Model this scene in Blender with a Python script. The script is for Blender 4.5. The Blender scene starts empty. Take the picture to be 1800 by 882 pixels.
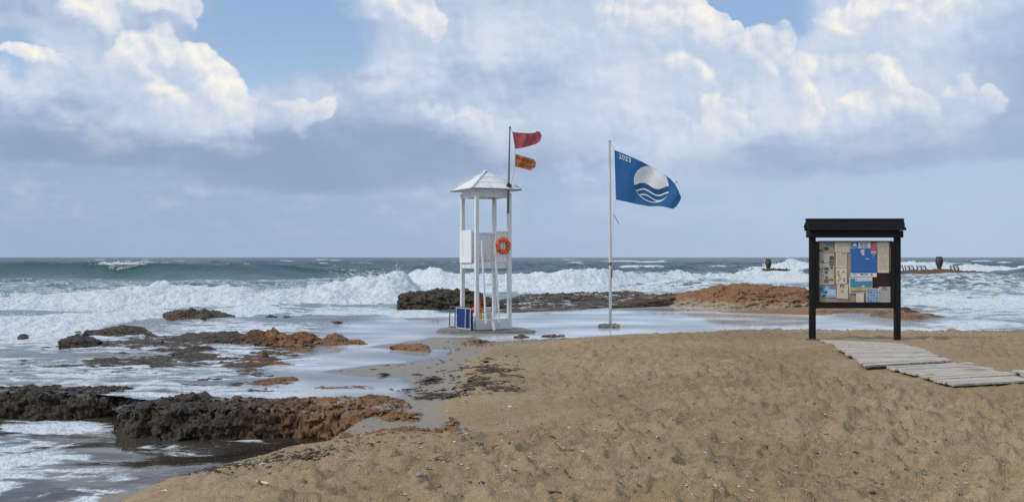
import bpy, bmesh, math, random
import numpy as np
from mathutils import Vector, Matrix

sc = bpy.context.scene
C = sc.collection
random.seed(7)
RNG = np.random.default_rng(11)

# ------------------------------------------------------------------ camera
F = 1750.0            # focal length in photo pixels (photo 1800 wide)
ZC = 2.3              # eye height above the still sea
cam_d = bpy.data.cameras.new('camera')
cam_d.sensor_width = 36.0
cam_d.lens = 36.0 * F / 1800.0
cam_d.shift_y = 11.0 / 1800.0
cam_d.clip_start = 0.1
cam_d.clip_end = 60000.0
cam = bpy.data.objects.new('camera', cam_d)
C.objects.link(cam)
cam.location = (0, 0, ZC)
cam.rotation_euler = (math.radians(90), 0, 0)
sc.camera = cam


def P(px, py, Y):
    """point at distance Y seen at photo pixel px, py"""
    return Vector(((px - 900.0) / F * Y, Y, ZC - (py - 452.0) / F * Y))


def G(px, py, z):
    """point on the level z seen at photo pixel px, py"""
    return P(px, py, F * (ZC - z) / (py - 452.0))


def lin(r, g, b):
    f = lambda c: (c / 255.0 / 12.92) if c / 255.0 <= 0.04045 else ((c / 255.0 + 0.055) / 1.055) ** 2.4
    return (f(r), f(g), f(b), 1.0)


# ------------------------------------------------------------------ node helper
class NB:
    """small builder for node trees"""
    def __init__(self, tree):
        self.t = tree

    def n(self, typ, **kw):
        nd = self.t.nodes.new('ShaderNode' + typ)
        for k, v in kw.items():
            setattr(nd, k, v)
        return nd

    def put(self, sock, v):
        if v is None:
            return
        if isinstance(v, bpy.types.NodeSocket):
            self.t.links.new(v, sock)
        else:
            sock.default_value = v

    def m(self, op, a, b=None, c=None, clamp=False):
        nd = self.n('Math', operation=op, use_clamp=clamp)
        self.put(nd.inputs[0], a); self.put(nd.inputs[1], b)
        if c is not None:
            self.put(nd.inputs[2], c)
        return nd.outputs[0]

    def add(self, a, b): return self.m('ADD', a, b)
    def sub(self, a, b): return self.m('SUBTRACT', a, b)
    def mul(self, a, b): return self.m('MULTIPLY', a, b)
    def mad(self, a, b, c): return self.m('MULTIPLY_ADD', a, b, c)
    def mx(self, a, b): return self.m('MAXIMUM', a, b)
    def mn(self, a, b): return self.m('MINIMUM', a, b)
    def clamp(self, a): return self.m('ADD', a, 0.0, clamp=True)

    def step(self, v, lo, hi, a=0.0, b=1.0, smooth=True):
        nd = self.n('MapRange', interpolation_type='SMOOTHSTEP' if smooth else 'LINEAR')
        for i, x in enumerate((v, lo, hi, a, b)):
            self.put(nd.inputs[i], x)
        return nd.outputs[0]

    def mix(self, fac, a, b, mode='MIX'):
        nd = self.n('MixRGB', blend_type=mode)
        self.put(nd.inputs[0], fac); self.put(nd.inputs[1], a); self.put(nd.inputs[2], b)
        return nd.outputs[0]

    def v(self, op, a, b=None, s=None):
        nd = self.n('VectorMath', operation=op)
        self.put(nd.inputs[0], a); self.put(nd.inputs[1], b)
        if s is not None:
            self.put(nd.inputs['Scale'], s)
        return nd.outputs['Value'] if op in ('LENGTH', 'DOT_PRODUCT', 'DISTANCE') else nd.outputs[0]

    def xyz(self, x, y, z):
        nd = self.n('CombineXYZ')
        self.put(nd.inputs[0], x); self.put(nd.inputs[1], y); self.put(nd.inputs[2], z)
        return nd.outputs[0]

    def sep(self, v):
        nd = self.n('SeparateXYZ'); self.put(nd.inputs[0], v)
        return nd.outputs

    def noise(self, vec, scale, detail=3.0, rough=0.5, dist=0.0, col=False):
        nd = self.n('TexNoise')
        self.put(nd.inputs['Vector'], vec); self.put(nd.inputs['Scale'], scale)
        nd.inputs['Detail'].default_value = detail; nd.inputs['Roughness'].default_value = rough
        nd.inputs['Distortion'].default_value = dist
        return nd.outputs['Color' if col else 'Fac']

    def voro(self, vec, scale, feature='F1', rnd=1.0, out='Distance'):
        nd = self.n('TexVoronoi', feature=feature)
        self.put(nd.inputs['Vector'], vec); self.put(nd.inputs['Scale'], scale)
        nd.inputs['Randomness'].default_value = rnd
        return nd.outputs[out]

    def ramp(self, fac, stops):
        nd = self.n('ValToRGB')
        self.put(nd.inputs[0], fac)
        e = nd.color_ramp.elements
        while len(e) < len(stops):
            e.new(0.5)
        for el, (p, c) in zip(e, stops):
            el.position = p; el.color = c
        return nd.outputs[0]

    def attr(self, name, out='Fac'):
        nd = self.n('Attribute'); nd.attribute_name = name
        return nd.outputs[out]


# ------------------------------------------------------------------ world: Nishita sky under broken cumulus
SUN_EL, SUN_AZ = math.radians(42), math.radians(-113)   # azimuth from +Y towards +X: on the camera's left
world = bpy.data.worlds.new('World')
sc.world = world
world.use_nodes = True
wt = world.node_tree
wt.nodes.clear()
W = NB(wt)


def sky_uv(px, py):
    az = math.atan((px - 900.0) / F)
    el = math.atan((452.0 - py) / F * math.cos(az))
    return az * F, el * F


# sunlit cumulus heads: centre x, y, half width, half height (bearing and elevation read from the photograph)
HEADS = [
    (66, 108, 70, 32), (8, 135, 26, 30), (232, 112, 66, 72), (285, 78, 40, 44), (345, 118, 44, 56), (300, 190, 120, 80),
    (372, 178, 62, 66), (418, 212, 46, 48), (515, 208, 44, 44), (556, 196, 34, 24), (250, 8, 90, 42), (165, 20, 60, 60),
    (704, 32, 74, 56), (668, 78, 40, 30), (690, 5, 60, 40),
    (1140, 60, 120, 80), (1228, 48, 50, 56), (1195, 110, 90, 70), (1330, 104, 62, 58), (1372, 84, 34, 40),
    (1402, 150, 52, 74), (1412, 214, 44, 44), (1255, 222, 74, 46), (1244, 182, 30, 30), (1178, 262, 30, 28),
    (1480, 116, 60, 44), (1502, 100, 30, 36), (1560, 146, 34, 40), (1525, 196, 84, 50), (1618, 196, 54, 40),
    (1658, 218, 36, 26), (1722, 190, 50, 26), (1690, 164, 26, 24), (1500, 46, 74, 40), (1440, 62, 32, 24),
    (1590, 22, 110, 40), (800, 203, 70, 16), (860, 210, 60, 20), (1270, 70, 40, 36), (1300, 200, 50, 34),
]
# gaps of clear blue, and the darker flat undersides
SOFT = [(980, 235, 170, 80), (1130, 110, 220, 150), (960, 60, 170, 70), (310, 170, 190, 95), (520, 190, 100, 55), (1480, 170, 260, 110), (1250, 230, 160, 70), (830, 205, 130, 40), (90, 130, 130, 70), (690, 60, 110, 90), (1560, 30, 200, 60), (1180, 270, 80, 40)]
GAPS = [(490, 55, 165, 98), (420, 40, 100, 65), (1325, 22, 105, 62), (28, 92, 62, 46)]
BASES = [(560, 292, 330, 60), (110, 262, 260, 52), (760, 270, 260, 60), (1530, 276, 380, 48), (1760, 200, 170, 120)]


def ell(B, U, V, lst, unit=40.0, cap=1.5):
    """highest of many elliptical humps; three at a time, one in each vector channel"""
    lst = list(lst)
    while len(lst) % 3:
        lst.append(lst[-1])
    U3, V3 = B.xyz(U, U, U), B.xyz(V, V, V)
    out = None
    for k in range(0, len(lst), 3):
        c = [sky_uv(e[0], e[1]) for e in lst[k:k + 3]]
        r = [(e[2], e[3]) for e in lst[k:k + 3]]
        w = tuple(min(min(x) / unit, cap) for x in r)
        def mad(a, b, d):
            nd = B.n('VectorMath', operation='MULTIPLY_ADD')
            B.put(nd.inputs[0], a); B.put(nd.inputs[1], b); B.put(nd.inputs[2], d)
            return nd.outputs[0]
        x = mad(U3, tuple(1 / q[0] for q in r), tuple(-p[0] / q[0] for p, q in zip(c, r)))
        y = mad(V3, tuple(1 / q[1] for q in r), tuple(-p[1] / q[1] for p, q in zip(c, r)))
        d2 = mad(y, y, B.v('MULTIPLY', x, x))
        h = mad(d2, tuple(-q for q in w), w)
        out = h if out is None else B.v('MAXIMUM', out, h)
    x, y, z = B.sep(out)
    return B.m('SMOOTH_MAX', B.m('SMOOTH_MAX', x, y, 0.15), z, 0.15)


def group(name, ins, outs):
    g = bpy.data.node_groups.new(name, 'ShaderNodeTree')
    for n_ in ins:
        g.interface.new_socket(n_, in_out='INPUT', socket_type='NodeSocketFloat')
    for n_ in outs:
        g.interface.new_socket(n_, in_out='OUTPUT', socket_type='NodeSocketFloat')
    return g, NB(g), g.nodes.new('NodeGroupInput').outputs, g.nodes.new('NodeGroupOutput').inputs


# layout of the heads
gl, B, gi, go = group('cumulus_layout', ['U', 'V'], ['S'])
U, V = gi[0], gi[1]
S = ell(B, U, V, HEADS)
far = B.mx(B.step(B.m('ABSOLUTE', U), 880.0, 1150.0), B.step(V, 470.0, 640.0))   # beyond the picture the same kind of cloud goes on
gen = B.mad(B.sub(B.noise(B.v('SCALE', B.xyz(U, V, 0.0), None, 0.01), 0.42, 2, 0.5), 0.5), 6.0, B.mad(B.sub(1.0, far), -4.0, -0.2))
gl.links.new(B.mx(S, gen), go[0])
# cauliflower relief
gb, B, gi, go = group('cumulus_relief', ['U', 'V'], ['H'])
pw = B.xyz(gi[0], gi[1], 0.0)


def vor2(vec, scale):
    nd = B.n('TexVoronoi', feature='F1', voronoi_dimensions='2D')
    B.put(nd.inputs['Vector'], vec); nd.inputs['Scale'].default_value = scale
    d = nd.outputs['Distance']
    return B.sub(0.42, B.mul(d, d))


fb = B.n('TexNoise', noise_dimensions='2D')
B.put(fb.inputs['Vector'], pw); fb.inputs['Scale'].default_value = 6.0; fb.inputs['Detail'].default_value = 4.0; fb.inputs['Roughness'].default_value = 0.62
H = B.mad(vor2(pw, 1.7), 0.42, B.mad(B.sub(fb.outputs[0], 0.5), 0.34, 0.0))
H = B.mad(vor2(pw, 3.9), 0.26, H)
gb.links.new(H, go[0])

gen_dir = W.n('TexCoord').outputs['Generated']
dx, dy, dz = W.sep(gen_dir)
U = W.mul(W.m('ARCTAN2', dx, dy), F)
V = W.mul(W.m('ARCSINE', dz), F)


def noise2(vec, scale, detail=3.0, rough=0.5, col=False):
    nd = W.n('TexNoise', noise_dimensions='2D')
    W.put(nd.inputs['Vector'], vec); nd.inputs['Scale'].default_value = scale
    nd.inputs['Detail'].default_value = detail; nd.inputs['Roughness'].default_value = rough
    return nd.outputs['Color' if col else 'Fac']


def use(g, u, v):
    nd = wt.nodes.new('ShaderNodeGroup'); nd.node_tree = g
    W.put(nd.inputs[0], u); W.put(nd.inputs[1], v)
    return nd.outputs[0]


q = W.v('SCALE', W.xyz(U, V, 0.0), None, 0.01)
warp = W.v('SUBTRACT', noise2(q, 1.1, 3, 0.55, True), (0.5, 0.5, 0.5))
wx, wy, wz = W.sep(warp)
qx, qy, qz = W.sep(W.v('ADD', q, W.v('SCALE', warp, None, 0.30)))
Uw, Vw = W.mad(wx, 60.0, U), W.mad(wy, 60.0, V)
S0, S1 = use(gl, Uw, Vw), use(gl, W.add(Uw, 18.0), W.add(Vw, 24.0))
R0, R1 = use(gb, qx, qy), use(gb, W.add(qx, 0.07), W.add(qy, 0.11))
Hc = W.sub(W.add(S0, R0), 0.16)
SKY_STRENGTH = 0.1
cl = lambda r, g, b: tuple(x / SKY_STRENGTH for x in lin(r, g, b)[:3]) + (1.0,)
soft = noise2(q, 0.7, 4, 0.55)
soft2 = noise2(W.v('MULTIPLY', q, (0.55, 1.3, 1.0)), 0.9, 4, 0.58)
sft, sft2 = W.sub(soft, 0.5), W.sub(soft2, 0.5)
nishita = W.n('TexSky', sky_type='NISHITA')
nishita.sun_disc = False
nishita.sun_elevation = SUN_EL
nishita.sun_rotation = SUN_AZ
nishita.altitude = 0; nishita.air_density = 1.0; nishita.dust_density = 0.6; nishita.ozone_density = 2.0
# thin moisture over the clear blue
clear = W.mix(0.62, nishita.outputs[0], cl(158, 193, 232))
clear = W.mix(W.step(V, 420.0, 180.0), clear, cl(178, 203, 232))
# the grey-blue cloud mass
gap = ell(W, W.mad(sft, 150.0, U), W.mad(sft2, 120.0, V), GAPS, 60.0)
openness = W.step(W.mad(sft, 0.9, gap), -0.15, 0.75)
outer = W.mx(W.step(W.m('ABSOLUTE', U), 900.0, 1200.0), W.step(V, 460.0, 700.0))
openness = W.mx(openness, W.mul(outer, W.step(noise2(q, 0.3, 2, 0.5), 0.55, 0.68)))
tone = W.mad(sft2, 1.4, W.mad(sft, 1.2, W.mad(wx, 0.4, W.mul(W.sub(R0, R1), 1.1))))
side = W.step(U, -500.0, 700.0)
mass = W.mix(W.step(tone, -0.6, 0.6), W.mix(side, cl(160, 180, 208), cl(171, 191, 219)), W.mix(side, cl(192, 205, 226), cl(203, 216, 236)))
base = ell(W, W.mad(sft, 140.0, U), W.mad(sft2, 60.0, V), BASES, 50.0)
mass = W.mix(W.mul(W.step(base, -0.35, 0.95), W.mad(side, -0.12, 0.86)), mass, W.mix(side, cl(141, 162, 191), cl(156, 176, 205)))
glow = ell(W, W.mad(sft, 190.0, W.mad(wx, 70.0, U)), W.mad(sft2, 150.0, W.mad(wy, 60.0, V)), SOFT, 60.0)
mass = W.mix(W.mul(W.mul(W.step(glow, -0.3, 1.2), W.step(V, 125.0, 235.0)), 0.8), mass, W.mix(W.step(tone, -0.5, 0.7), cl(198, 210, 230), cl(224, 230, 240)))
body = W.mix(W.sub(1.0, openness), clear, mass)
# sunlit heads: crisp tops, melting away below
slope = W.sub(S0, S1)
alpha = W.step(Hc, -0.02, W.step(slope, 0.35, -0.45, 0.26, 1.9))
lum = W.mad(W.sub(R0, R1), 0.85, W.mad(W.mn(Hc, 1.0), 0.14, 0.385))
lum = W.add(lum, W.mad(sft, 0.9, W.mul(W.mn(W.mx(slope, -0.6), 0.45), 0.6)))
lum = W.mul(W.clamp(lum), W.step(V, 130.0, 300.0, 0.72, 1.0))
head = W.ramp(lum, [(0.0, cl(170, 188, 216)), (0.3, cl(188, 202, 225)), (0.6, cl(211, 219, 232)), (0.84, cl(231, 233, 236)), (1.0, cl(248, 244, 237))])
alpha = W.mul(alpha, W.step(V, 165.0, 285.0, 0.15, 1.0))
cumul = W.mix(W.mul(alpha, W.step(lum, 0.05, 0.75, 0.2, 1.0)), body, head)
# flat cloud base: below it the hazy air over the sea
basev = W.mad(W.step(U, -640.0, -540.0), -42.0, 150.0)
basev = W.mad(W.step(U, -150.0, 420.0), 26.0, basev)
basev = W.mad(W.step(U, 500.0, 860.0), 22.0, basev)
basev = W.mad(wy, 34.0, basev)
blur = W.mad(W.step(W.m('ABSOLUTE', W.sub(U, 120.0)), 330.0, 120.0), 45.0, 8.0)
hz = W.step(V, W.add(basev, blur), W.sub(basev, blur))
lowside = W.step(U, -700.0, 800.0)
low = W.mix(lowside, cl(156, 177, 203), cl(178, 199, 221))
low = W.mix(W.step(V, 95.0, 0.0), low, W.mix(lowside, cl(155, 175, 200), cl(175, 194, 215)))
lowp = W.step(noise2(W.v('MULTIPLY', q, (0.6, 1.25, 1.0)), 1.6, 4, 0.6), 0.45, 0.75)
low = W.mix(W.mul(lowp, W.step(V, 25.0, 95.0, 0.1, 0.55)), low, cl(186, 200, 220))
cumul = W.mix(W.mul(hz, 0.88), cumul, low)
bg = W.n('Background')
W.put(bg.inputs[0], cumul)
bg.inputs[1].default_value = SKY_STRENGTH
wo = W.n('OutputWorld')
wt.links.new(bg.outputs[0], wo.inputs[0])
world.cycles.sampling_method = 'MANUAL'
world.cycles.sample_map_resolution = 512

# ------------------------------------------------------------------ sun, exposure
sun_d = bpy.data.lights.new('sun', 'SUN')
sun_d.energy = 2.2
sun_d.angle = math.radians(16)
sun_d.color = (1.0, 0.95, 0.87)
sun = bpy.data.objects.new('sun', sun_d)
C.objects.link(sun)
sdir = Vector((math.sin(SUN_AZ) * math.cos(SUN_EL), math.cos(SUN_AZ) * math.cos(SUN_EL), math.sin(SUN_EL)))
sun.rotation_euler = sdir.to_track_quat('Z', 'Y').to_euler()
sun.location = (-20, -20, 30)
sc.cycles.use_denoising = False
sc.view_settings.view_transform = 'Standard'
sc.view_settings.look = 'None'
sc.view_settings.exposure = 0.0
sc.view_settings.gamma = 1.0
sc.view_settings.use_curve_mapping = False

# ------------------------------------------------------------------ numpy noise
_perm = np.random.default_rng(3).permutation(256).astype(np.int32)
_perm = np.concatenate([_perm, _perm, _perm])
_gr = np.array([[math.cos(a), math.sin(a)] for a in np.linspace(0, 2 * math.pi, 16, endpoint=False)], dtype=np.float32)


def perlin(x, y):
    """2-D gradient noise, about -0.7..0.7"""
    x = np.asarray(x, np.float32); y = np.asarray(y, np.float32)
    xi = np.floor(x).astype(np.int32); yi = np.floor(y).astype(np.int32)
    xf = x - xi; yf = y - yi
    u = xf * xf * xf * (xf * (xf * 6 - 15) + 10); v = yf * yf * yf * (yf * (yf * 6 - 15) + 10)
    xi &= 255; yi &= 255

    def g(ix, iy, fx, fy):
        h = _gr[_perm[_perm[ix] + iy] & 15]
        return h[..., 0] * fx + h[..., 1] * fy
    a = g(xi, yi, xf, yf); b = g(xi + 1, yi, xf - 1, yf)
    c = g(xi, yi + 1, xf, yf - 1); d = g(xi + 1, yi + 1, xf - 1, yf - 1)
    return (a + u * (b - a)) * (1 - v) + (c + u * (d - c)) * v


def fbm(x, y, octv=4, gain=0.5, lac=2.03):
    s = 0.0; a = 1.0
    for k in range(octv):
        s = s + a * perlin(x + 17.3 * k, y - 9.1 * k)
        x = x * lac; y = y * lac; a *= gain
    return s


def ridged(x, y, octv=4, gain=0.5, lac=2.1):
    s = 0.0; a = 1.0
    for k in range(octv):
        s = s + a * (0.5 - np.abs(perlin(x + 31.7 * k, y + 5.3 * k)) * 2)
        x = x * lac; y = y * lac; a *= gain
    return s


def cells(x, y, seed=0):
    """distance to the nearest of jittered points, one in each unit square"""
    xi = np.floor(x).astype(np.int32); yi = np.floor(y).astype(np.int32)
    best = np.full(np.shape(x), 9.0, np.float32)
    for ox in (-1, 0, 1):
        for oy in (-1, 0, 1):
            cx = xi + ox; cy = yi + oy
            h = _perm[_perm[(cx + seed) & 255] + (cy & 255)]
            jx = cx + 0.1 + 0.8 * h / 255.0
            jy = cy + 0.1 + 0.8 * _perm[h + 37] / 255.0
            best = np.minimum(best, (x - jx) ** 2 + (y - jy) ** 2)
    return np.sqrt(best)


def sstep(x, lo, hi):
    t = np.clip((x - lo) / (hi - lo), 0, 1)
    return t * t * (3 - 2 * t)


def inside_dist(X, Y, poly):
    """signed distance to a polygon, positive inside"""
    poly = np.asarray(poly, np.float32)
    d2 = np.full(X.shape, 1e9, np.float32)
    ins = np.zeros(X.shape, bool)
    n = len(poly)
    for i in range(n):
        ax, ay = poly[i]; bx, by = poly[(i + 1) % n]
        ex, ey = bx - ax, by - ay
        t = np.clip(((X - ax) * ex + (Y - ay) * ey) / (ex * ex + ey * ey + 1e-9), 0, 1)
        d2 = np.minimum(d2, (X - ax - t * ex) ** 2 + (Y - ay - t * ey) ** 2)
        if ay != by:
            c = ((ay > Y) != (by > Y)) & (X < (bx - ax) * (Y - ay) / (by - ay) + ax)
            ins ^= c
    return np.where(ins, 1, -1) * np.sqrt(d2)


def wpoly(pts):
    """photo pixels with a level each -> plan polygon in metres"""
    out = []
    for p in pts:
        g = G(p[0], p[1], p[2] if len(p) > 2 else 0.3)
        out.append((g.x, g.y))
    return out


# ------------------------------------------------------------------ mesh helpers
def new_obj(name, me, mat=None, parent=None):
    o = bpy.data.objects.new(name, me)
    if mat is not None and me is not None and not me.materials:
        me.materials.append(mat)
    C.objects.link(o)
    if parent is not None:
        o.parent = parent
    return o


def grid_mesh(name, X, Y, Z, keep=None, attrs=None, smooth=True):
    """a rows x cols sheet; keep = mask of the faces to build"""
    r, c = X.shape
    idx = np.arange(r * c, dtype=np.int32).reshape(r, c)
    q = np.stack([idx[:-1, :-1], idx[:-1, 1:], idx[1:, 1:], idx[1:, :-1]], -1)
    q = q[keep] if keep is not None else q.reshape(-1, 4)
    co = np.stack([X, Y, Z], -1).reshape(-1, 3).astype(np.float32)
    if keep is not None:
        used = np.zeros(r * c, bool); used[q.ravel()] = True
        remap = np.cumsum(used) - 1
        q = remap[q]; co = co[used]
    me = bpy.data.meshes.new(name)
    me.vertices.add(len(co)); me.vertices.foreach_set('co', co.ravel())
    me.loops.add(q.size); me.loops.foreach_set('vertex_index', q.ravel().astype(np.int32))
    me.polygons.add(len(q)); me.polygons.foreach_set('loop_start', np.arange(0, q.size, 4, dtype=np.int32))
    for k, v in (attrs or {}).items():
        v = np.broadcast_to(v, (r, c)).reshape(-1).astype(np.float32)
        if keep is not None:
            v = v[used]
        a = me.attributes.new(k, 'FLOAT', 'POINT'); a.data.foreach_set('value', np.ascontiguousarray(v))
    me.update(calc_edges=True)
    if smooth:
        me.polygons.foreach_set('use_smooth', np.ones(len(q), bool))
    return me


def mat_new(name):
    m = bpy.data.materials.new(name); m.use_nodes = True
    nt = m.node_tree; nt.nodes.clear()
    b = NB(nt)
    out = b.n('OutputMaterial')
    pb = b.n('BsdfPrincipled')
    nt.links.new(pb.outputs[0], out.inputs[0])
    return m, b, pb, out


def bump(b, height, strength=0.3, dist=0.02):
    nd = b.n('Bump'); nd.inputs['Strength'].default_value = strength; nd.inputs['Distance'].default_value = dist
    b.put(nd.inputs['Height'], height)
    return nd.outputs[0]


# ------------------------------------------------------------------ the beach: one sheet from behind the camera down under the sea
FILM = 0.26        # level of the water lying on the shelf; the front pool lies at 0
DRY = wpoly([(150, 905, 0.02), (330, 851, 0.02), (450, 822, 0.03), (560, 795, 0.06), (640, 772, 0.12), (700, 758, 0.2), (770, 742, 0.34),
             (742, 700, 0.36), (770, 660, 0.36), (800, 625, 0.36), (830, 596, 0.33), (1000, 585, 0.33), (1110, 580, 0.33),
             (1200, 580), (1300, 580), (1420, 582), (1560, 585), (1700, 586), (1800, 587), (2150, 592)]) + [(60, 3), (60, -40), (-4.2, -40), (-3.9, 2)]
WET = wpoly([(840, 590), (760, 590), (700, 599), (630, 607), (700, 612), (790, 610), (772, 622), (700, 634), (620, 641), (563, 650),
             (620, 655), (690, 661), (724, 675), (700, 692), (640, 700), (570, 706, .33), (585, 735, .3), (640, 772, .15), (720, 780, .2), (830, 760), (950, 640)])
BANK = wpoly([(1230, 547), (1330, 540), (1440, 538), (1560, 543), (1610, 552), (1700, 567), (1770, 575), (1700, 573), (1600, 571), (1500, 563), (1420, 555), (1350, 551)])
FRONT = wpoly([(-500, 697, .26), (0, 697, .26), (150, 697, .26), (215, 701, .26), (300, 711, .26), (420, 716, .26), (520, 718, .26), (570, 728, .2), (610, 756, .08), (560, 800, .0), (330, 870, 0.0)]) + [(-4.5, 2), (-4.5, -40), (-40, -40), (-40, 12)]
WALK = wpoly([(1415, 590, .66), (1590, 596, .66), (1715, 630, .66), (2050, 636, .66), (2080, 676, .66), (1670, 682, .66), (1500, 646, .66)])
WALK_Z = 0.690


def terrain(X, Y):
    dd = inside_dist(X, Y, DRY) + 0.35 * fbm(X * 0.5, Y * 0.5, 3)
    dw = inside_dist(X, Y, WET) + 0.25 * fbm(X * 0.8 + 9, Y * 0.5, 3)
    db = inside_dist(X, Y, BANK) + 0.8 * fbm(X * 0.35 + 4, Y * 0.25, 3)
    df = inside_dist(X, Y, FRONT)
    z = np.full(X.shape, FILM - 0.055, np.float32)
    z -= 0.9 * sstep(Y, 40, 62) + 0.2 * sstep(-X - 0.22 * Y, 0, 6)
    z -= 0.12 * sstep(X - 0.36 * Y, 0, 4) * sstep(Y, 26, 30)
    z = np.maximum(z, FILM - 0.045 + 0.07 * sstep(dw, -0.5, 0.7) - 0.25 * sstep(-dw, 1, 4))
    z = np.maximum(z, -0.1 + 0.44 * sstep(db, -1.2, 1.3))
    z -= 1.2 * sstep(Y, 43, 58) + 0.35 * sstep(Y, 31.5, 35.5) * sstep(-0.012 - X / np.maximum(Y, 1), 0, 0.05) + 0.3 * sstep(-X - 0.25 * Y, 0, 6) * sstep(Y, 16, 20)
    # front pool: the sand dips below the sea in front of the rocks
    zf = -0.22 + 0.235 * sstep(dd, -2.2, 0.15)
    z = z + (zf - z) * sstep(df, -0.35, 0.3)
    rise = 0.5 * sstep(dd, -0.2, 3.5) + 0.5 * sstep(dd, 1.0, 8.0)
    top = 0.62 + 0.04 * fbm(X * 0.12, Y * 0.12, 2) + 0.05 * sstep(X, 2, 9)
    lip = 0.045 * sstep(dd, 0.25, 0.6) * (1 - sstep(dd, 0.9, 2.0))
    front_side = sstep(14.5 - Y, 0, 2)
    rise = rise * (1 - front_side) + (0.55 * sstep(dd, -0.05, 2.0) + 0.45 * sstep(dd, 0.2, 5.0)) * front_side
    far_side = sstep(Y, 20, 23) * sstep(X, 3.5, 6.5)
    rise = rise * (1 - far_side) + (0.55 * sstep(dd, -0.3, 2.6) + 0.45 * sstep(dd, 0.8, 6.0)) * far_side
    z = z + (top - z) * rise + lip
    # trodden sand: bowls with soft crests between them
    walk = sstep(inside_dist(X, Y, WALK), -0.7, 0.15)
    z = z + (0.655 - z) * walk
    foot = sstep(dd, 0.3, 2.6) * (1 - 0.35 * sstep(Y, 15, 22))
    wx = X * 0.68 + 0.26 * fbm(X * 1.7, Y * 1.7, 3); wy = Y + 0.20 * fbm(X * 1.7 + 40, Y * 1.7, 3)
    c1 = np.minimum(cells(wx * 4.3, wy * 4.6), 0.75); c2 = np.minimum(cells(wx * 9.0 + 8, wy * 9.0, 3), 0.75)
    strength = 0.85 + 0.5 * np.clip(fbm(X * 0.35 + 70, Y * 0.35, 2) + 0.35, 0, 1)
    rel = strength * (0.165 * (c1 ** 2 - 0.2) + 0.095 * (c2 ** 2 - 0.2)) + 0.045 * fbm(X * 3.3, Y * 2.6, 4, 0.55)
    z = z + 0.075 * walk * np.clip(2.2 * fbm(X * 1.1 + 5, Y * 1.6, 3) - 0.45, 0, 1)
    z = z + foot * (1 - 0.88 * walk) * rel + (1 - foot) * 0.006 * fbm(X * 1.5, Y * 1.5, 3)
    return z.astype(np.float32), dd, dw, db


rows = np.concatenate([np.linspace(-30, 2, 12), np.geomspace(3.2, 16, 290), np.geomspace(16, 32, 130)[1:], np.geomspace(32, 75, 36)[1:]])
t = np.linspace(-0.74, 0.74, 760)
YY, TT = np.meshgrid(rows, t, indexing='ij')
XX = TT * (np.maximum(YY, 2) + 2.0) + 0.0
TZ, DD, DW, DB = terrain(XX, YY)
wet = 1 - sstep(TZ, FILM + 0.02, FILM + 0.085)
wet_front = (1 - sstep(TZ, 0.05, 0.22)) * sstep(14.6 - YY, 0, 1.5)
front_dry = sstep(14.6 - YY, 0, 1.5) * sstep(DD, 0.0, 0.9)
wet = np.maximum(wet * (1 - front_dry), wet_front)
bank = sstep(DB, -1.0, 0.6)
wet = wet * (1 - 0.75 * bank)

m_sand, b, pb, _ = mat_new('sand')
pos = b.n('NewGeometry').outputs['Position']
w = b.attr('wet')
n1 = b.noise(pos, 0.35, 4, 0.6); n2 = b.noise(pos, 9.0, 5, 0.65); n3 = b.noise(pos, 130.0, 2, 0.6)
dry = b.mix(b.step(n1, 0.3, 0.7), (0.325, 0.237, 0.138, 1), (0.435, 0.332, 0.208, 1))
dry = b.mix(b.step(n2, 0.35, 0.75, 0.0, 0.45), dry, (0.225, 0.150, 0.082, 1))
grain = b.step(n3, 0.3, 0.7, 0.78, 1.22)
dry = b.mix(1.0, dry, b.xyz(grain, grain, grain), 'MULTIPLY')
speck = b.voro(pos, 17.0); sid = b.voro(pos, 17.0, out='Color')
sx, sy, sz = b.sep(sid)
chip = b.mul(b.step(speck, 0.12, 0.06), b.step(sx, 0.72, 0.74))
dry = b.mix(b.mul(chip, b.step(sy, 0.4, 0.45)), dry, (0.62, 0.56, 0.47, 1))
dry = b.mix(b.mul(chip, b.step(sy, 0.4, 0.35)), dry, (0.06, 0.045, 0.03, 1))
wetc = b.mix(n2, (0.20, 0.155, 0.105, 1), (0.255, 0.205, 0.145, 1))
bk = b.attr('bank')
col = b.mix(w, dry, wetc)
col = b.mix(b.mul(bk, b.step(n1, 0.42, 0.6, 0.15, 0.75)), col, (0.26, 0.125, 0.05, 1))
b.put(pb.inputs['Base Color'], col)
b.put(pb.inputs['Roughness'], b.step(w, 0.2, 1.0, 0.95, 0.42))
b.put(pb.inputs['Specular IOR Level'], b.step(w, 0.2, 1.0, 0.15, 0.5))
b.put(pb.inputs['Normal'], bump(b, b.add(b.mul(b.noise(pos, 14.0, 5, 0.65), b.step(w, 0.0, 1.0, 1.0, 0.12)), b.mul(n3, b.step(w, 0.0, 1.0, 0.25, 0.05))), 0.9, 0.055))
me = grid_mesh('beach', XX, YY, TZ, None, {'wet': wet, 'bank': bank * (1 - sstep(DD, 0, 1))})
beach = new_obj('beach', me, m_sand)
beach['kind'] = 'structure'
beach['label'] = 'trodden brown sand beach running down to wet flats'


def ground_z(x, y):
    z = terrain(np.array([[x]], np.float32), np.array([[y]], np.float32))[0]
    return float(z[0, 0])

# ------------------------------------------------------------------ the sea
CALM = wpoly([(430, 708), (720, 700), (800, 610), (1100, 595), (1560, 595), (1720, 590), (1660, 578), (1560, 573), (1430, 553), (1390, 540), (1180, 532),
              (1050, 538), (900, 548), (700, 556), (600, 566), (560, 590), (600, 604), (500, 640)])


def curve(px, pts):
    pts = np.asarray(pts, np.float32)
    return [np.interp(px, pts[:, 0], pts[:, k]) for k in range(1, pts.shape[1])]


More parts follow.
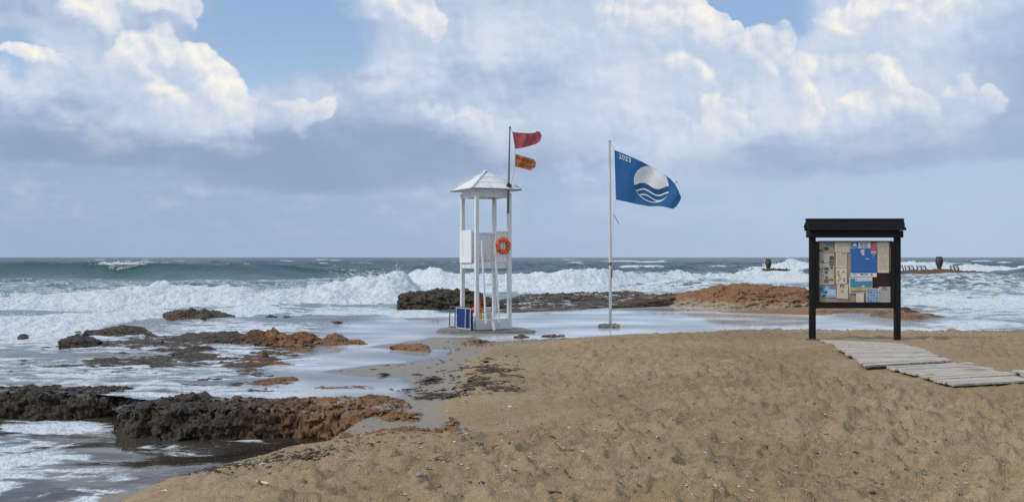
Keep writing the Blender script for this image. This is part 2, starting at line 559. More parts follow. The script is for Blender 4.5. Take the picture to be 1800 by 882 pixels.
# breaking and running waves: (bearing px, distance of crest, height), front width, back width, foam on front, foam on back, roughness
WAVES = [
    dict(p=[(-400, 112, 1.3), (0, 110, 1.7), (120, 108, 1.8), (240, 108, 1.82), (330, 108, 1.7), (450, 110, 1.35), (560, 113, 0.7), (680, 118, 0)], wf=8, wb=22, ff=0.0, fb=0.0, r=0.05, green=1.0),
    dict(p=[(-400, 47, .45), (0, 46, .44), (90, 46, .40), (150, 46, .50), (250, 47, .62), (330, 48, .70), (400, 48, .68), (470, 48, .55), (540, 50, .66), (580, 50, .80), (620, 51, .78),
            (665, 52, 1.08), (690, 52, 1.15), (715, 53, .95), (740, 55, .30), (780, 56, 0)], wf=11, wb=3.0, ff=1.0, fb=0.55, r=1.0, green=0),
    dict(p=[(-400, 30, .20), (0, 30, .24), (70, 30.5, .14), (130, 31, .22), (230, 33, .12), (330, 36, .16), (520, 41, .05), (600, 42, 0)], wf=3.5, wb=4, ff=1.0, fb=0.9, r=0.6, green=0),
    dict(p=[(640, 84, 0), (690, 84, .5), (730, 82, 1.05), (775, 80, 1.22), (830, 80, .82), (900, 80, .72), (960, 80, .88), (1010, 80, 1.05), (1060, 82, 1.0), (1120, 88, .7), (1200, 96, .8),
            (1300, 104, .8), (1340, 104, .6), (1420, 110, .3), (1500, 110, 0)], wf=6.5, wb=5, ff=0.72, fb=0.5, r=1.0, green=0),
    dict(p=[(1040, 66, 0), (1100, 66, .25), (1140, 66, .62), (1180, 66, .95), (1225, 66, .75), (1300, 65, .35), (1400, 64, .25), (1470, 64, 0)], wf=5, wb=10, ff=0.5, fb=0.66, r=0.15, green=0.7),
    dict(p=[(1290, 150, 0), (1340, 150, .7), (1365, 150, 1.45), (1388, 150, 1.7), (1405, 150, 1.2), (1440, 150, .8), (1520, 150, .6), (1570, 160, .9), (1600, 160, 1.35), (1625, 160, .9), (1680, 165, .5),
            (1700, 165, .9), (1725, 165, 1.0), (1770, 165, .6), (1860, 165, .9), (2100, 165, .4)], wf=14, wb=8, ff=1.0, fb=0.5, r=0.8, green=0),
    dict(p=[(1500, 74, 0), (1570, 74, .5), (1620, 74, .82), (1670, 73, .9), (1740, 72, .75), (1800, 73, .6), (2000, 74, .7), (2300, 75, .3)], wf=5, wb=12, ff=0.42, fb=0.45, r=0.15, green=0.7),
    dict(p=[(1560, 45, .0), (1640, 45, .22), (1720, 44, .25), (1800, 45, .2), (2000, 45, .25), (2300, 45, .2)], wf=4, wb=6, ff=0.75, fb=0.6, r=0.4, green=0),
    dict(p=[(540, 60, .0), (600, 62, .1), (760, 66, .3), (900, 64, .3), (1040, 62, .25), (1120, 60, 0)], wf=4, wb=6, ff=0.75, fb=0.6, r=0.6, green=0),
]
# foam lying on the water: centre px, py, half sizes, amount (read on the level of the water)
FOAM = [(150, 600, 420, 22, .46), (100, 655, 420, 34, .44), (330, 690, 240, 18, .46), (400, 625, 130, 24, .46), (430, 580, 160, 14, .5), (650, 548, 140, 9, .8), (560, 640, 60, 14, .42), (40, 585, 260, 9, .85),
        (300, 499, 500, 6, .30), (880, 505, 220, 14, .52), (1080, 505, 200, 12, .48), (1300, 512, 160, 14, .50), (1360, 492, 90, 8, .75), (1360, 480, 60, 5, .9), (1640, 520, 130, 16, .50), (1760, 545, 200, 24, .52), (1800, 505, 240, 12, .42),
        (1720, 575, 110, 8, .62), (740, 590, 60, 2.5, .55), (1560, 578, 110, 4, .6), (1420, 556, 60, 3, .5), (1660, 488, 160, 6, .42), (1110, 530, 60, 2, .4), (780, 552, 70, 4, .75), (930, 549, 60, 2, .5), (715, 554, 60, 5, .75), (1650, 580, 90, 3, .7)]

rows = np.concatenate([np.geomspace(12.0, 25, 120), np.geomspace(25, 56, 230)[1:], np.geomspace(56, 125, 190)[1:], np.geomspace(125, 400, 120)[1:], np.geomspace(400, 40000, 60)[1:]])
t = np.linspace(-0.66, 0.66, 800)
WY, WT = np.meshgrid(rows, t, indexing='ij')
WX = WT * (WY + 2.0)
lvl = FILM * (1 - sstep(WY, 34, 72))
bear = 900 + F * WX / WY
flat_py = 452 + F * (ZC - lvl) / WY
calm = sstep(inside_dist(WX, WY, CALM), -1.2, 0.5)
wig = fbm(WX * 0.06 + 3, WY * 0.06, 3)
chop = np.zeros(WX.shape, np.float32)
rg = np.random.default_rng(5)
for k in range(46):
    lam = 1.6 * (28 / 1.6) ** rg.random()
    th = rg.normal(0, 0.55)
    kx, ky = math.sin(th) * 2 * math.pi / lam, math.cos(th) * 2 * math.pi / lam
    ok = 1 - sstep(WY, lam * 34, lam * 75)      # the sheet is too coarse for short waves far out
    ph = kx * WX + ky * WY + rg.random() * 6.28 + 1.6 * wig
    chop += (0.0125 * lam ** 0.72 * ok * (np.sin(ph) + 0.32 * np.sin(2 * ph + 1.5))).astype(np.float32)
amp = (0.10 + 0.30 * sstep(WY, 20, 60) + 0.75 * sstep(WY, 70, 150)) * (1 - calm)
yc0, h0 = curve(bear, WAVES[0]['p'])
onw1 = np.exp(-((WY - yc0 + 3.5) / 8.5) ** 4) * sstep(h0, 0.3, 1.0)
amp = amp * (1 - 0.72 * onw1)
WZ = lvl + chop * amp
foam = np.zeros(WX.shape, np.float32)
green = np.zeros(WX.shape, np.float32)
for cx, cy, sx, sy, a in FOAM:
    d = ((bear - cx) / sx) ** 2 + ((flat_py - cy) / sy) ** 2
    foam = np.maximum(foam, a * np.exp(-d * d * 0.7))
foam *= 1 - 0.985 * calm * sstep(inside_dist(WX, WY, CALM), 0.1, 1.2)
hi = fbm(WX * 0.55, WY * 0.35, 4, 0.55); hi2 = ridged(WX * 1.7 + 5, WY * 1.2, 4, 0.55)
white = np.zeros(WX.shape, np.float32)
for i, wv in enumerate(WAVES):
    yc, h = curve(bear, wv['p'])
    yc = yc + 1.6 * wig * (wv['wf'] / 5)
    s = WY - yc
    env = sstep(h, 0.0, 0.12)
    fr = np.clip(1 + s / wv['wf'], 0, 1); bk = np.clip(1 - s / wv['wb'], 0, 1)
    prof = np.where(s < 0, fr * fr * (1.9 - 0.9 * fr), bk * bk * (3 - 2 * bk))
    jag = 1 + wv['r'] * (0.28 * hi + 0.10 * fbm(WX * 1.6 + i, WY * 0.2, 3))
    WZ = WZ + h * prof * jag
    w_here = env * np.where(s < 0, sstep(fr, 0.03, 0.3) * wv['ff'], sstep(bk, 0.35, 0.95) * wv['fb'])
    foam = np.maximum(foam, w_here)
    white = np.maximum(white, w_here * wv['r'])
    green = np.maximum(green, wv['green'] * env * prof)
# splash on the green swell, whitecaps further out
yc, h = curve(bear, WAVES[0]['p'])
spl = np.exp(-((bear - 212) / 26) ** 2) * np.exp(-((WY - yc + 0.3) / 0.9) ** 2)
foam = np.maximum(foam, spl * (0.9 + 0.6 * hi)); WZ += spl * np.clip(0.2 + 0.3 * hi2, 0, 1) * 0.25
cap = sstep(fbm(WX * 0.028 + 9, WY * 0.035, 2), 0.26, 0.42) * sstep(chop, 0.12, 0.35) * sstep(WY, 110, 150) * (1 - np.clip(1.5 * onw1, 0, 1))
foam = np.maximum(foam, 0.80 * cap)
foam = np.maximum(foam, 0.30 * sstep(WY, 45, 60) * (1 - sstep(WY, 120, 135)) * (1 - np.clip(1.3 * onw1, 0, 1)))
WZ = WZ + white * (0.11 * hi2 + 0.13 * hi) * (0.5 + 0.012 * WY)
WZ += (1 - calm) * (1 - sstep(WY, 22, 45)) * (0.028 * ridged(WX * 0.9, WY * 1.1, 4, 0.5) + 0.02 * hi)
foam = np.where(white > 0.85, np.maximum(foam, 0.66 + 0.5 * hi), foam)
tz = terrain(WX[:420], WY[:420])[0]
depth = np.full(WX.shape, 2.0, np.float32); depth[:420] = WZ[:420] - tz
KEEP_Y = inside_dist(WX, WY, FRONT)
keep = np.ones((WX.shape[0] - 1, WX.shape[1] - 1), bool)
keep &= ((depth[:-1, :-1] > -0.04) | (depth[1:, 1:] > -0.04) | (depth[:-1, 1:] > -0.04) | (depth[1:, :-1] > -0.04))
keep &= (KEEP_Y < 0.1 - 0.9 * (bear > 490) * (flat_py > 695))[:-1, :-1]

m_sea, b, pb, out = mat_new('sea_water')
nt = b.t
nt.nodes.remove(pb)
pos = b.n('NewGeometry').outputs['Position']
px_, py_, pz_ = b.sep(pos)
fo, gr_, ca, de = b.attr('foam'), b.attr('green'), b.attr('calm'), b.attr('depth')
off = b.step(py_, 60.0, 220.0)
pat = b.noise(b.v('MULTIPLY', pos, (0.8, 1.7, 1.0)), 1.25, 9, 0.66, 0.9)
lace = b.voro(b.v('ADD', b.v('MULTIPLY', pos, (0.7, 1.2, 0.4)), b.v('SCALE', b.noise(pos, 1.3, 3, 0.6, col=True), None, 1.2)), 1.6, 'DISTANCE_TO_EDGE')
pat = b.add(b.mul(b.sub(pat, 0.5), 2.0), b.step(lace, 0.0, 0.34, 0.63, 0.41))
fm = b.step(pat, b.sub(1.0, b.mad(fo, 1.05, 0.13)), b.sub(1.0, b.mad(fo, 1.05, -0.15)))
fm = b.mul(fm, b.step(fo, 0.02, 0.12))
body = b.mix(off, (0.085, 0.150, 0.158, 1), (0.016, 0.046, 0.066, 1))
body = b.mix(b.step(b.noise(b.v('MULTIPLY', pos, (0.25, 1.0, 1.0)), 0.06, 4, 0.6), 0.4, 0.65, 0.0, 0.45), body, (0.030, 0.085, 0.092, 1))
body = b.mix(b.mul(gr_, 0.85), body, (0.014, 0.066, 0.062, 1))
body = b.mix(b.step(py_, 36.0, 20.0), body, (0.075, 0.066, 0.052, 1))
mi = b.attr('milk_sheen')  # whitish film colour: bubbly water, plus bright cloud reflection painted into the body
body = b.mix(mi, body, (0.70, 0.725, 0.755, 1))
chopn = b.noise(b.v('MULTIPLY', pos, (0.7, 1.1, 1.0)), 1.6, 6, 0.62)
farn = b.noise(b.v('MULTIPLY', pos, (0.5, 0.5, 1.0)), 0.22, 7, 0.66)
bm = b.n('Bump'); bm.inputs['Distance'].default_value = 1.0
b.put(bm.inputs['Strength'], 1.0)
b.put(bm.inputs['Height'], b.add(b.mul(chopn, b.mul(b.sub(1.0, b.mul(ca, 0.985)), b.step(py_, 14.0, 60.0, 0.05, 0.14))), b.mul(b.mul(farn, b.mad(gr_, -0.85, 1.0)), b.step(py_, 50.0, 160.0, 0.0, 1.6))))
nrm = bm.outputs[0]
dif = b.n('BsdfDiffuse'); b.put(dif.inputs[0], body); b.put(dif.inputs['Normal'], nrm)
tr = b.n('BsdfTransparent'); tr.inputs[0].default_value = (0.86, 0.86, 0.82, 1)
gl_ = b.n('BsdfGlossy'); b.put(gl_.inputs['Roughness'], b.mix(ca, b.step(py_, 20.0, 90.0, 0.12, 0.22), b.xyz(0.05, 0.05, 0.05))); b.put(gl_.inputs['Normal'], nrm)
gl_.inputs[0].default_value = (1, 1, 1, 1)
fr_ = b.n('Fresnel'); fr_.inputs[0].default_value = 1.33; b.put(fr_.inputs['Normal'], nrm)


def mixs(f, a, c):
    nd = b.n('MixShader'); b.put(nd.inputs[0], f)
    nt.links.new(a, nd.inputs[1]); nt.links.new(c, nd.inputs[2])
    return nd.outputs[0]


s1 = mixs(b.mx(b.step(de, 0.0, 0.28, 0.05, 1.0), b.mul(mi, b.step(de, -0.005, 0.03, 0.0, 0.85))), tr.outputs[0], dif.outputs[0])
s2 = mixs(b.mul(b.mul(fr_.outputs[0], b.mad(gr_, -0.45, b.mad(mi, -0.35, 1.0))), b.step(py_, 40.0, 110.0, 1.0, 0.62)), s1, gl_.outputs[0])
fcol = b.mix(b.noise(pos, 2.2, 5, 0.6), (0.58, 0.64, 0.67, 1), (0.80, 0.83, 0.85, 1))
fd = b.n('BsdfDiffuse'); b.put(fd.inputs[0], fcol)
fb2 = b.n('Bump'); fb2.inputs['Distance'].default_value = 0.4; fb2.inputs['Strength'].default_value = 0.8
b.put(fb2.inputs['Height'], b.noise(b.v('MULTIPLY', pos, (1.0, 1.0, 1.6)), 2.6, 6, 0.62))
nt.links.new(fb2.outputs[0], fd.inputs['Normal'])
s3 = mixs(b.clamp(fm), s2, fd.outputs[0])
nt.links.new(s3, out.inputs[0])

me = grid_mesh('sea', WX, WY, WZ, keep, {'foam': np.clip(foam, 0, 1.2), 'green': green, 'calm': calm, 'depth': depth, 'milk_sheen': calm * (0.85 + 0.5 * fbm(WX * 0.3, WY * 0.5, 3))})
sea = new_obj('sea', me, m_sea)
sea['kind'] = 'structure'
sea['label'] = 'rough grey-green sea with white breakers out to the horizon'

# the front pool below the rocks, at sea level
rows = np.geomspace(4.0, 16.5, 150); t = np.linspace(-1.25, 0.0, 300)
QY, QT = np.meshgrid(rows, t, indexing='ij')
QX = QT * (QY + 2.0)
QZ = 0.012 * fbm(QX * 1.2 + 0.8 * QY, QY * 1.6, 4) + 0.010 * np.sin((QY * 0.9 - QX * 0.35) * 4.2 + 2 * fbm(QX * .5, QY * .5, 2)) - 0.0
qt = terrain(QX, QY)[0]
qd = QZ - qt
qb = 900 + F * QX / QY; qp = 452 + F * ZC / QY
qf = np.zeros(QX.shape)
for cx, cy, sx, sy, a in [(20, 800, 120, 30, .62), (-60, 830, 150, 40, .6), (110, 752, 110, 12, .72), (300, 790, 110, 14, .34), (180, 850, 200, 40, .25), (430, 775, 120, 5, .3), (-300, 780, 250, 60, .6), (220, 860, 130, 5, .42)]:
    d = ((qb - cx) / sx) ** 2 + ((qp - cy) / sy) ** 2
    qf = np.maximum(qf, a * np.exp(-d * d * 0.7))
qf = np.maximum(qf, 0.5 * np.exp(-((qd - 0.012) / 0.012) ** 2))
qk = (inside_dist(QX, QY, FRONT) > -2.0)[:-1, :-1] & ((qd[:-1, :-1] > -0.03) | (qd[1:, 1:] > -0.03))
me = grid_mesh('pool_water', QX, QY, QZ, qk, {'foam': qf, 'green': 0 * qf, 'calm': 0.80 + 0 * qf, 'depth': qd, 'milk_sheen': 0 * qf})
pool = new_obj('pool_water', me, m_sea)
pool['kind'] = 'structure'
pool['label'] = 'brown shallow water washing below the dark rocks'

# ------------------------------------------------------------------ flying spray above the breaking crests
pts = []
rg = np.random.default_rng(21)


def spray_along(wi, px0, px1, n, hmax, spread=1.2):
    px = rg.uniform(px0, px1, n).astype(np.float32)
    clump = np.clip(perlin(px * 0.045 + wi * 7, px * 0 + 2.0) * 1.7 + 0.55, 0.05, 1.3)
    yc, h = curve(px, WAVES[wi]['p'])
    y = yc + rg.normal(0, spread, n)
    x = (px - 900) / F * y
    up = rg.exponential(0.35, n) * hmax * clump
    z = FILM * (1 - sstep(yc, 34, 72)) + h * 0.82 + up * (h > 0.15)
    keep_ = (rg.random(n) < clump) & (h > 0.15)
    pts.append(np.stack([x, y, z, rg.uniform(0.35, 1.0, n) * y * 0.00042], -1)[keep_])


spray_along(1, 540, 735, 9000, 0.42)
spray_along(1, 640, 730, 5000, 0.42, 0.8)
spray_along(1, -100, 540, 9000, 0.16)
spray_along(3, 690, 1100, 6000, 0.14)
spray_along(5, 1340, 1440, 3500, 0.55)
spray_along(5, 1575, 1640, 1500, 0.3)
spray_along(2, -100, 300, 5000, 0.22)
# splash on the swell, and a puff where the surge meets the low rocks
n = 1500
y = rg.normal(107.4, 0.5, n); pxs = rg.normal(212, 17, n)
z = 1.5 + np.abs(rg.normal(0, 0.16, n)) * (0.6 + perlin(pxs.astype(np.float32) * 0.08, pxs.astype(np.float32) * 0))
pts.append(np.stack([(pxs - 900) / F * y, y, z, rg.uniform(0.4, 1, n) * 0.05], -1))
pts = np.concatenate(pts).astype(np.float32)
tet = np.array([[1, 1, 1], [-1, -1, 1], [-1, 1, -1], [1, -1, -1]], np.float32)
co = (pts[:, None, :3] + tet[None] * pts[:, None, 3:4]).reshape(-1, 3)
fi = np.array([[0, 2, 1], [0, 1, 3], [0, 3, 2], [1, 2, 3]], np.int32)
fc = (np.arange(len(pts), dtype=np.int32)[:, None, None] * 4 + fi[None]).reshape(-1, 3)
me = bpy.data.meshes.new('sea_spray')
me.vertices.add(len(co)); me.vertices.foreach_set('co', co.ravel())
me.loops.add(fc.size); me.loops.foreach_set('vertex_index', fc.ravel())
me.polygons.add(len(fc)); me.polygons.foreach_set('loop_start', np.arange(0, fc.size, 3, dtype=np.int32))
me.update(calc_edges=True)
m_spray, b, pb, _ = mat_new('spray')
pb.inputs['Base Color'].default_value = (0.86, 0.88, 0.89, 1); pb.inputs['Roughness'].default_value = 0.6
spray = new_obj('sea_spray', me, m_spray)
spray['kind'] = 'stuff'; spray['label'] = 'white spray flying off the breaking wave crests'; spray['category'] = 'spray'

# ------------------------------------------------------------------ rocks
m_rock, b, pb, _ = mat_new('weathered_rock')
pos = b.n('NewGeometry').outputs['Position']
ru = b.attr('rust')
n1 = b.noise(pos, 2.2, 6, 0.65); n2 = b.noise(pos, 17.0, 7, 0.72); n3 = b.noise(pos, 60.0, 4, 0.75)
fac = b.step(b.add(ru, b.mul(b.sub(n1, 0.5), 1.3)), 0.0, 1.05, smooth=False)
darkc = b.mix(b.step(n2, 0.35, 0.7), (0.022, 0.017, 0.012, 1), (0.125, 0.090, 0.056, 1))
darkc = b.mix(b.step(n3, 0.55, 0.75, 0.0, 0.6), darkc, (0.19, 0.15, 0.105, 1))
brown = b.mix(b.step(n2, 0.3, 0.7), (0.050, 0.030, 0.018, 1), (0.19, 0.105, 0.055, 1))
rustc = b.mix(b.step(n2, 0.3, 0.7), (0.16, 0.075, 0.034, 1), (0.35, 0.198, 0.104, 1))
rustc = b.mix(b.step(n3, 0.55, 0.8, 0.0, 0.6), rustc, (0.08, 0.042, 0.022, 1))
sandc = b.mix(n2, (0.30, 0.23, 0.155, 1), (0.40, 0.32, 0.22, 1))
col = b.mix(b.step(fac, 0.45, 0.85), b.mix(b.step(fac, 0.1, 0.5), darkc, brown), rustc)
col = b.mix(b.step(b.add(b.attr('sandy'), b.mul(b.sub(n1, 0.5), 1.0)), 0.4, 0.75), col, sandc)
wash = b.step(b.noise(b.v('MULTIPLY', pos, (0.7, 2.6, 1.0)), 1.1, 7, 0.68), 0.55, 0.62)
col = b.mix(b.mul(wash, b.attr('wash')), col, (0.60, 0.63, 0.65, 1))
b.put(pb.inputs['Base Color'], col)
b.put(pb.inputs['Roughness'], b.step(fac, 0.0, 1.0, 0.55, 0.9))
pb.inputs['Specular IOR Level'].default_value = 0.3
b.put(pb.inputs['Normal'], bump(b, b.add(b.mul(n2, 0.7), b.mul(n3, 0.5)), 1.0, 0.045))


def rock(name, label, base, top, depth, z0=FILM, rust=0.0, sandy=0.0, rough=0.06, front=0.25, scale=2.2, res=1.0, seed=0, sink=0.22, group=None, flat=0.0, wash=0.0, broken=0.45, step=0.085, ease=0.75):
    """a rock shelf: 'base' is the foot of its front in photo pixels on level z0, 'top' its skyline"""
    if name == 'shelf_rock':
        front, ease, depth = 0.55, 1.15, depth * 1.35
    bp, tp = np.asarray([tuple(q) if len(q) == 3 else (q[0], q[1], z0) for q in base], np.float32), np.asarray(top, np.float32)
    x0, x1 = min(bp[0, 0], tp[0, 0]), max(bp[-1, 0], tp[-1, 0])
    Ym = F * (ZC - z0) / (np.interp((x0 + x1) / 2, bp[:, 0], bp[:, 1]) - 452)
    ns = int(np.clip((x1 - x0) * 0.72 * res, 14, 330)); nd = int(np.clip(depth * F / Ym * 0.34 * res + 16, 18, 90))
    s = np.linspace(0, 1, ns)
    d = np.linspace(0, 1, nd) ** 1.55
    D, S = np.meshgrid(d, s, indexing='ij')
    px = x0 + (x1 - x0) * S
    pyb = np.interp(px, bp[:, 0], bp[:, 1]); pyt = np.interp(px, tp[:, 0], tp[:, 1])
    z0 = np.interp(px, bp[:, 0], bp[:, 2])
    Yf = F * (ZC - z0) / (pyb - 452)
    X = (px - 900) / F * Yf
    endt = np.minimum(S, 1 - S)
    dep = depth * (0.35 + 0.65 * np.sqrt(np.clip(endt * 4, 0, 1)))
    Yt = Yf + 0.45 * dep
    zt = ZC - (pyt - 452) / F * Yt
    hgt = np.maximum(zt - z0, 0.0)
    fr = np.clip(D / front, 0, 1); fr = np.sin(fr * math.pi / 2) ** ease
    back = 1 - sstep(D, 0.62, 1.0)
    Y = Yf + D * dep
    X = X + (D * dep) * ((px - 900) / F)
    nx, ny = X * scale + seed * 13.7, Y * scale * 0.8 - seed * 7.1
    hgt = hgt * (1 - broken * np.clip(0.45 - 1.7 * fbm(nx * 0.42 + 3, ny * 0.55, 3), 0, 1))
    z = (z0 - sink) + (hgt + sink) * fr * back
    tz_ = z / step + 0.9 * fbm(nx * 0.3, ny * 0.3, 2)           # bedding: ledges with steep little risers
    tf = np.floor(tz_); z = z + 0.6 * step * ((tf + sstep(tz_ - tf, 0.55, 1.0)) - tz_)
    big = ridged(nx * 0.5, ny * 0.5, 3, 0.5); fine = fbm(nx * 2.3, ny * 2.3 + z * scale * 3, 6, 0.6)
    dx = fbm(nx * 1.3 + z * 3, ny * 1.3 + 50, 6, 0.68); dy = fbm(nx * 1.3 + 90, ny * 1.3 + z * 4, 6, 0.68)
    amp = rough * (0.4 + 0.6 * np.clip(hgt / 0.4, 0, 1.5))
    z = z + fr * back * amp * (0.55 * big + 0.8 * fine)
    X = X + rough * 1.1 * dx; Y = Y + rough * 2.2 * dy * (1 - 0.6 * D)
    if callable(rust):
        rv = rust(px, D)
    else:
        rv = np.full(px.shape, rust, np.float32)
    sv = sandy(px, D, z) if callable(sandy) else np.full(px.shape, sandy, np.float32)
    me = grid_mesh(name, X, Y, z, None, {'rust': rv, 'sandy': sv, 'wash': np.full(px.shape, wash) * (D > 0.12)})
    o = new_obj(name, me, m_rock)
    o['label'] = label; o['category'] = 'rock'
    if group:
        o['group'] = group
    return o


ip = lambda px, *pts: np.interp(px, [p[0] for p in pts], [p[1] for p in pts])
# front ledge: black and weedy on the left, rust on the right
rock('rock_ledge', 'long rock ledge in front, black and dripping on its left, rust orange on its right',
     [(203, 758), (230, 768), (300, 775), (400, 777), (500, 772), (600, 766, .06), (660, 760, .14), (720, 757, .22), (800, 752, .33)],
     [(203, 720), (225, 710), (290, 702), (380, 700), (450, 702), (540, 701), (620, 702), (680, 702), (712, 714), (735, 725), (765, 736), (800, 748)], 2.8, z0=0.0,
     rust=lambda px, D: ip(px, (203, -0.1), (330, 0.1), (420, 0.4), (500, 0.75), (580, 1.15), (800, 1.4)) - 0.25 * (1 - D) * (px < 560), rough=0.075, front=0.16, scale=3.2, res=1.3, seed=1, sink=0.3, wash=0.35, broken=0.2)
rock('rock_ledge', 'dark weedy rock ledge at the left edge behind the foamy pool',
     [(-220, 733), (0, 736), (60, 738), (150, 735), (230, 728), (300, 716)],
     [(-220, 684), (0, 685), (70, 683), (150, 682), (220, 681), (270, 687), (310, 700)], 1.75, z0=0.02, rust=-0.02, broken=0.06, wash=0.2, rough=0.07, front=0.2, scale=3.0, res=1.2, seed=2, sink=0.3)
# low streaked ridges on the flooded shelf
rock('shelf_rock', 'low weed-brown ridge just behind the rust end of the front ledge',
     [(300, 712), (400, 706), (520, 702), (640, 700), (720, 698)], [(300, 706), (380, 694), (430, 690), (500, 697), (560, 700), (640, 693), (700, 694), (720, 698)], 1.7, rust=lambda px, D: ip(px, (300, 0.1), (480, 0.55), (640, 1.1)), rough=0.05, seed=3, scale=2.6)
rock('shelf_rock', 'brown ragged ridge above the lower tidal pool, rust at its right tip',
     [(405, 684), (470, 683), (525, 672)], [(405, 681), (440, 672), (480, 664), (515, 661), (525, 668)], 1.0, rust=lambda px, D: ip(px, (405, 0.1), (470, 0.9)), rough=0.05, seed=4, scale=3)
rock('shelf_rock', 'flat brown weed-covered hump left of the pointed wet sand spit',
     [(362, 657), (430, 658), (517, 647)], [(362, 652), (400, 641), (460, 636), (500, 637), (517, 644)], 1.7, rust=lambda px, D: ip(px, (362, 0.15), (480, 0.75)), rough=0.05, seed=5, scale=3)
rock('shelf_rock', 'low dark streak of rock awash above the left ledge', [(150, 668), (220, 666), (300, 655)], [(150, 664), (190, 654), (250, 649), (300, 653)], 1.2, rust=0.05, rough=0.04, seed=6)
rock('shelf_rock', 'long low brown streak of rock behind the main ledge, left of the pool', [(255, 688), (340, 684), (410, 674)], [(255, 684), (310, 672), (370, 668), (410, 672)], 1.3, rust=0.3, rough=0.05, seed=7)
rock('shelf_rock', 'black jagged rock awash in the middle of the foam streaks', [(302, 626), (340, 624), (382, 618)], [(302, 620), (318, 612), (345, 609), (370, 608), (382, 613)], 1.4, rust=-0.1, rough=0.06, seed=8)
rock('shelf_rock', 'dark low rock stretching left from the rust-red mounds', [(285, 605), (340, 606), (420, 606), (455, 603)], [(285, 599), (330, 588), (380, 586), (430, 585), (455, 590)], 3.0, rust=0.05, rough=0.06, seed=9)
rock('shelf_rock', 'largest rust-red mound rising from the flooded shelf', [(395, 607), (460, 613), (530, 614), (570, 608)], [(395, 600), (440, 586), (462, 582), (482, 576), (500, 583), (530, 584), (545, 588), (570, 600)], 2.6, rust=lambda px, D: ip(px, (395, 0.2), (450, 0.5), (510, 1.1)), rough=0.09, seed=10, scale=3)
rock('shelf_rock', 'second rust-red mound, between the largest one and the pool', [(545, 612), (590, 611), (648, 611)], [(545, 607), (572, 592), (590, 587), (602, 591), (615, 598), (632, 597), (648, 608)], 1.8, rust=1.1, rough=0.07, seed=11, scale=3.2)
rock('shelf_rock', 'rust-orange low mound on wet sand beside the upper pool', [(688, 612), (720, 616), (756, 616)], [(688, 609), (705, 602), (722, 606), (735, 604), (750, 608), (756, 613)], 1.3, z0=0.32, rust=1.2, rough=0.05, seed=12, scale=3.2)
rock('shelf_rock', 'small rust lump alone in the foam streaks', [(453, 629), (462, 630), (472, 628)], [(453, 625), (459, 617), (466, 617), (472, 623)], 0.6, rust=0.7, rough=0.04, seed=13, scale=4)
rock('sea_rock', 'brown double-humped islet rock in the left whitewater', [(250, 570), (300, 574), (360, 573), (412, 560)], [(250, 566), (285, 556), (292, 550), (335, 543), (350, 547), (360, 543), (375, 549), (395, 552), (412, 557)], 7, rust=0.32, rough=0.11, seed=14, scale=1.5, front=0.35)
rock('sea_rock', 'low dark rock between the brown islet and the left edge', [(150, 590), (210, 592), (268, 589)], [(150, 583), (185, 579), (215, 573), (235, 574), (268, 584)], 4, rust=0.15, rough=0.11, seed=15, scale=1.7)
rock('sea_rock', 'black jagged rock nearest the left edge in the foam', [(103, 610), (140, 610), (176, 604)], [(103, 602), (115, 595), (140, 591), (158, 592), (176, 600)], 2.5, rust=-0.2, rough=0.09, seed=16, scale=2)
rock('sea_rock', 'tiny brown rock tip at the far left in the surge', [(30, 594), (40, 595), (50, 593)], [(30, 591), (38, 587), (46, 588), (50, 591)], 1.2, rust=0.3, rough=0.05, seed=17)
for k, (a, c, y0, y1, lb) in enumerate([(466, 488, 558, 552, 'small black rock tip in front of the main breaker, left one of a pair'), (497, 512, 558, 554, 'small black rock tip in front of the main breaker, right one of a pair'),
                                        (538, 560, 576, 569, 'small dark rock at the left corner of the upper pool'), (572, 614, 570, 563, 'flat dark rock at the back edge of the upper pool'), (532, 566, 555, 553, 'thin dark rock line awash before the breaker')]):
    m_ = (a + c) / 2
    rock('sea_rock', lb, [(a, y0), (m_, y0 + 1), (c, y0)], [(a, y0 - 1), (m_ - 3, y1), (m_ + 4, y1 + 1), (c, y0 - 1)], 1.5, rust=-0.1, rough=0.05, seed=20 + k)
# behind the watch tower
rock('rock_block', 'dark undercut block of rock behind the tower legs', [(700, 540), (740, 541), (800, 540), (850, 541), (893, 545)], [(700, 518), (712, 514), (745, 513), (770, 509), (820, 510), (840, 513), (860, 522), (893, 538)], 5, rust=-0.05, rough=0.11, seed=30, scale=1.5, front=0.12)
rock('rock_shelf', 'wide wet dark rock shelf between the tower and the flag pole', [(835, 553), (900, 550), (1000, 546), (1080, 541), (1160, 535)], [(835, 545), (890, 526), (920, 519), (960, 513), (1010, 515), (1060, 514), (1110, 513), (1160, 517)], 14, rust=lambda px, D: ip(px, (835, 0.05), (950, 0.2), (1080, 0.2), (1160, 0.6)), rough=0.17, seed=31, scale=0.95, front=0.9, res=1.1, wash=0.95, ease=1.5, sink=0.04)
rock('rock_bank', 'brown rock hump right behind the flag pole', [(1075, 542), (1130, 540), (1190, 536), (1215, 533)], [(1075, 538), (1110, 526), (1150, 520), (1180, 517), (1200, 519), (1215, 526)], 4, rust=lambda px, D: ip(px, (1075, 0.1), (1160, 0.35), (1215, 0.6)), rough=0.09, seed=32, scale=1.4)
rock('rock_bank', 'high rust-orange rock bank with sandy foot beside the notice board', [(1100, 535), (1200, 538), (1290, 543), (1380, 543), (1470, 542)],
     [(1100, 530), (1150, 522), (1200, 514), (1245, 508), (1262, 503), (1300, 501), (1350, 503), (1400, 505), (1416, 508), (1424, 516), (1440, 524), (1470, 536)], 6.5, rust=1.0, sandy=lambda px, D, z: 0.66 - (z - 0.42) * 1.5 + 0.0 * px, rough=0.11, seed=33, scale=1.2, front=0.4, res=1.1, broken=0.12)
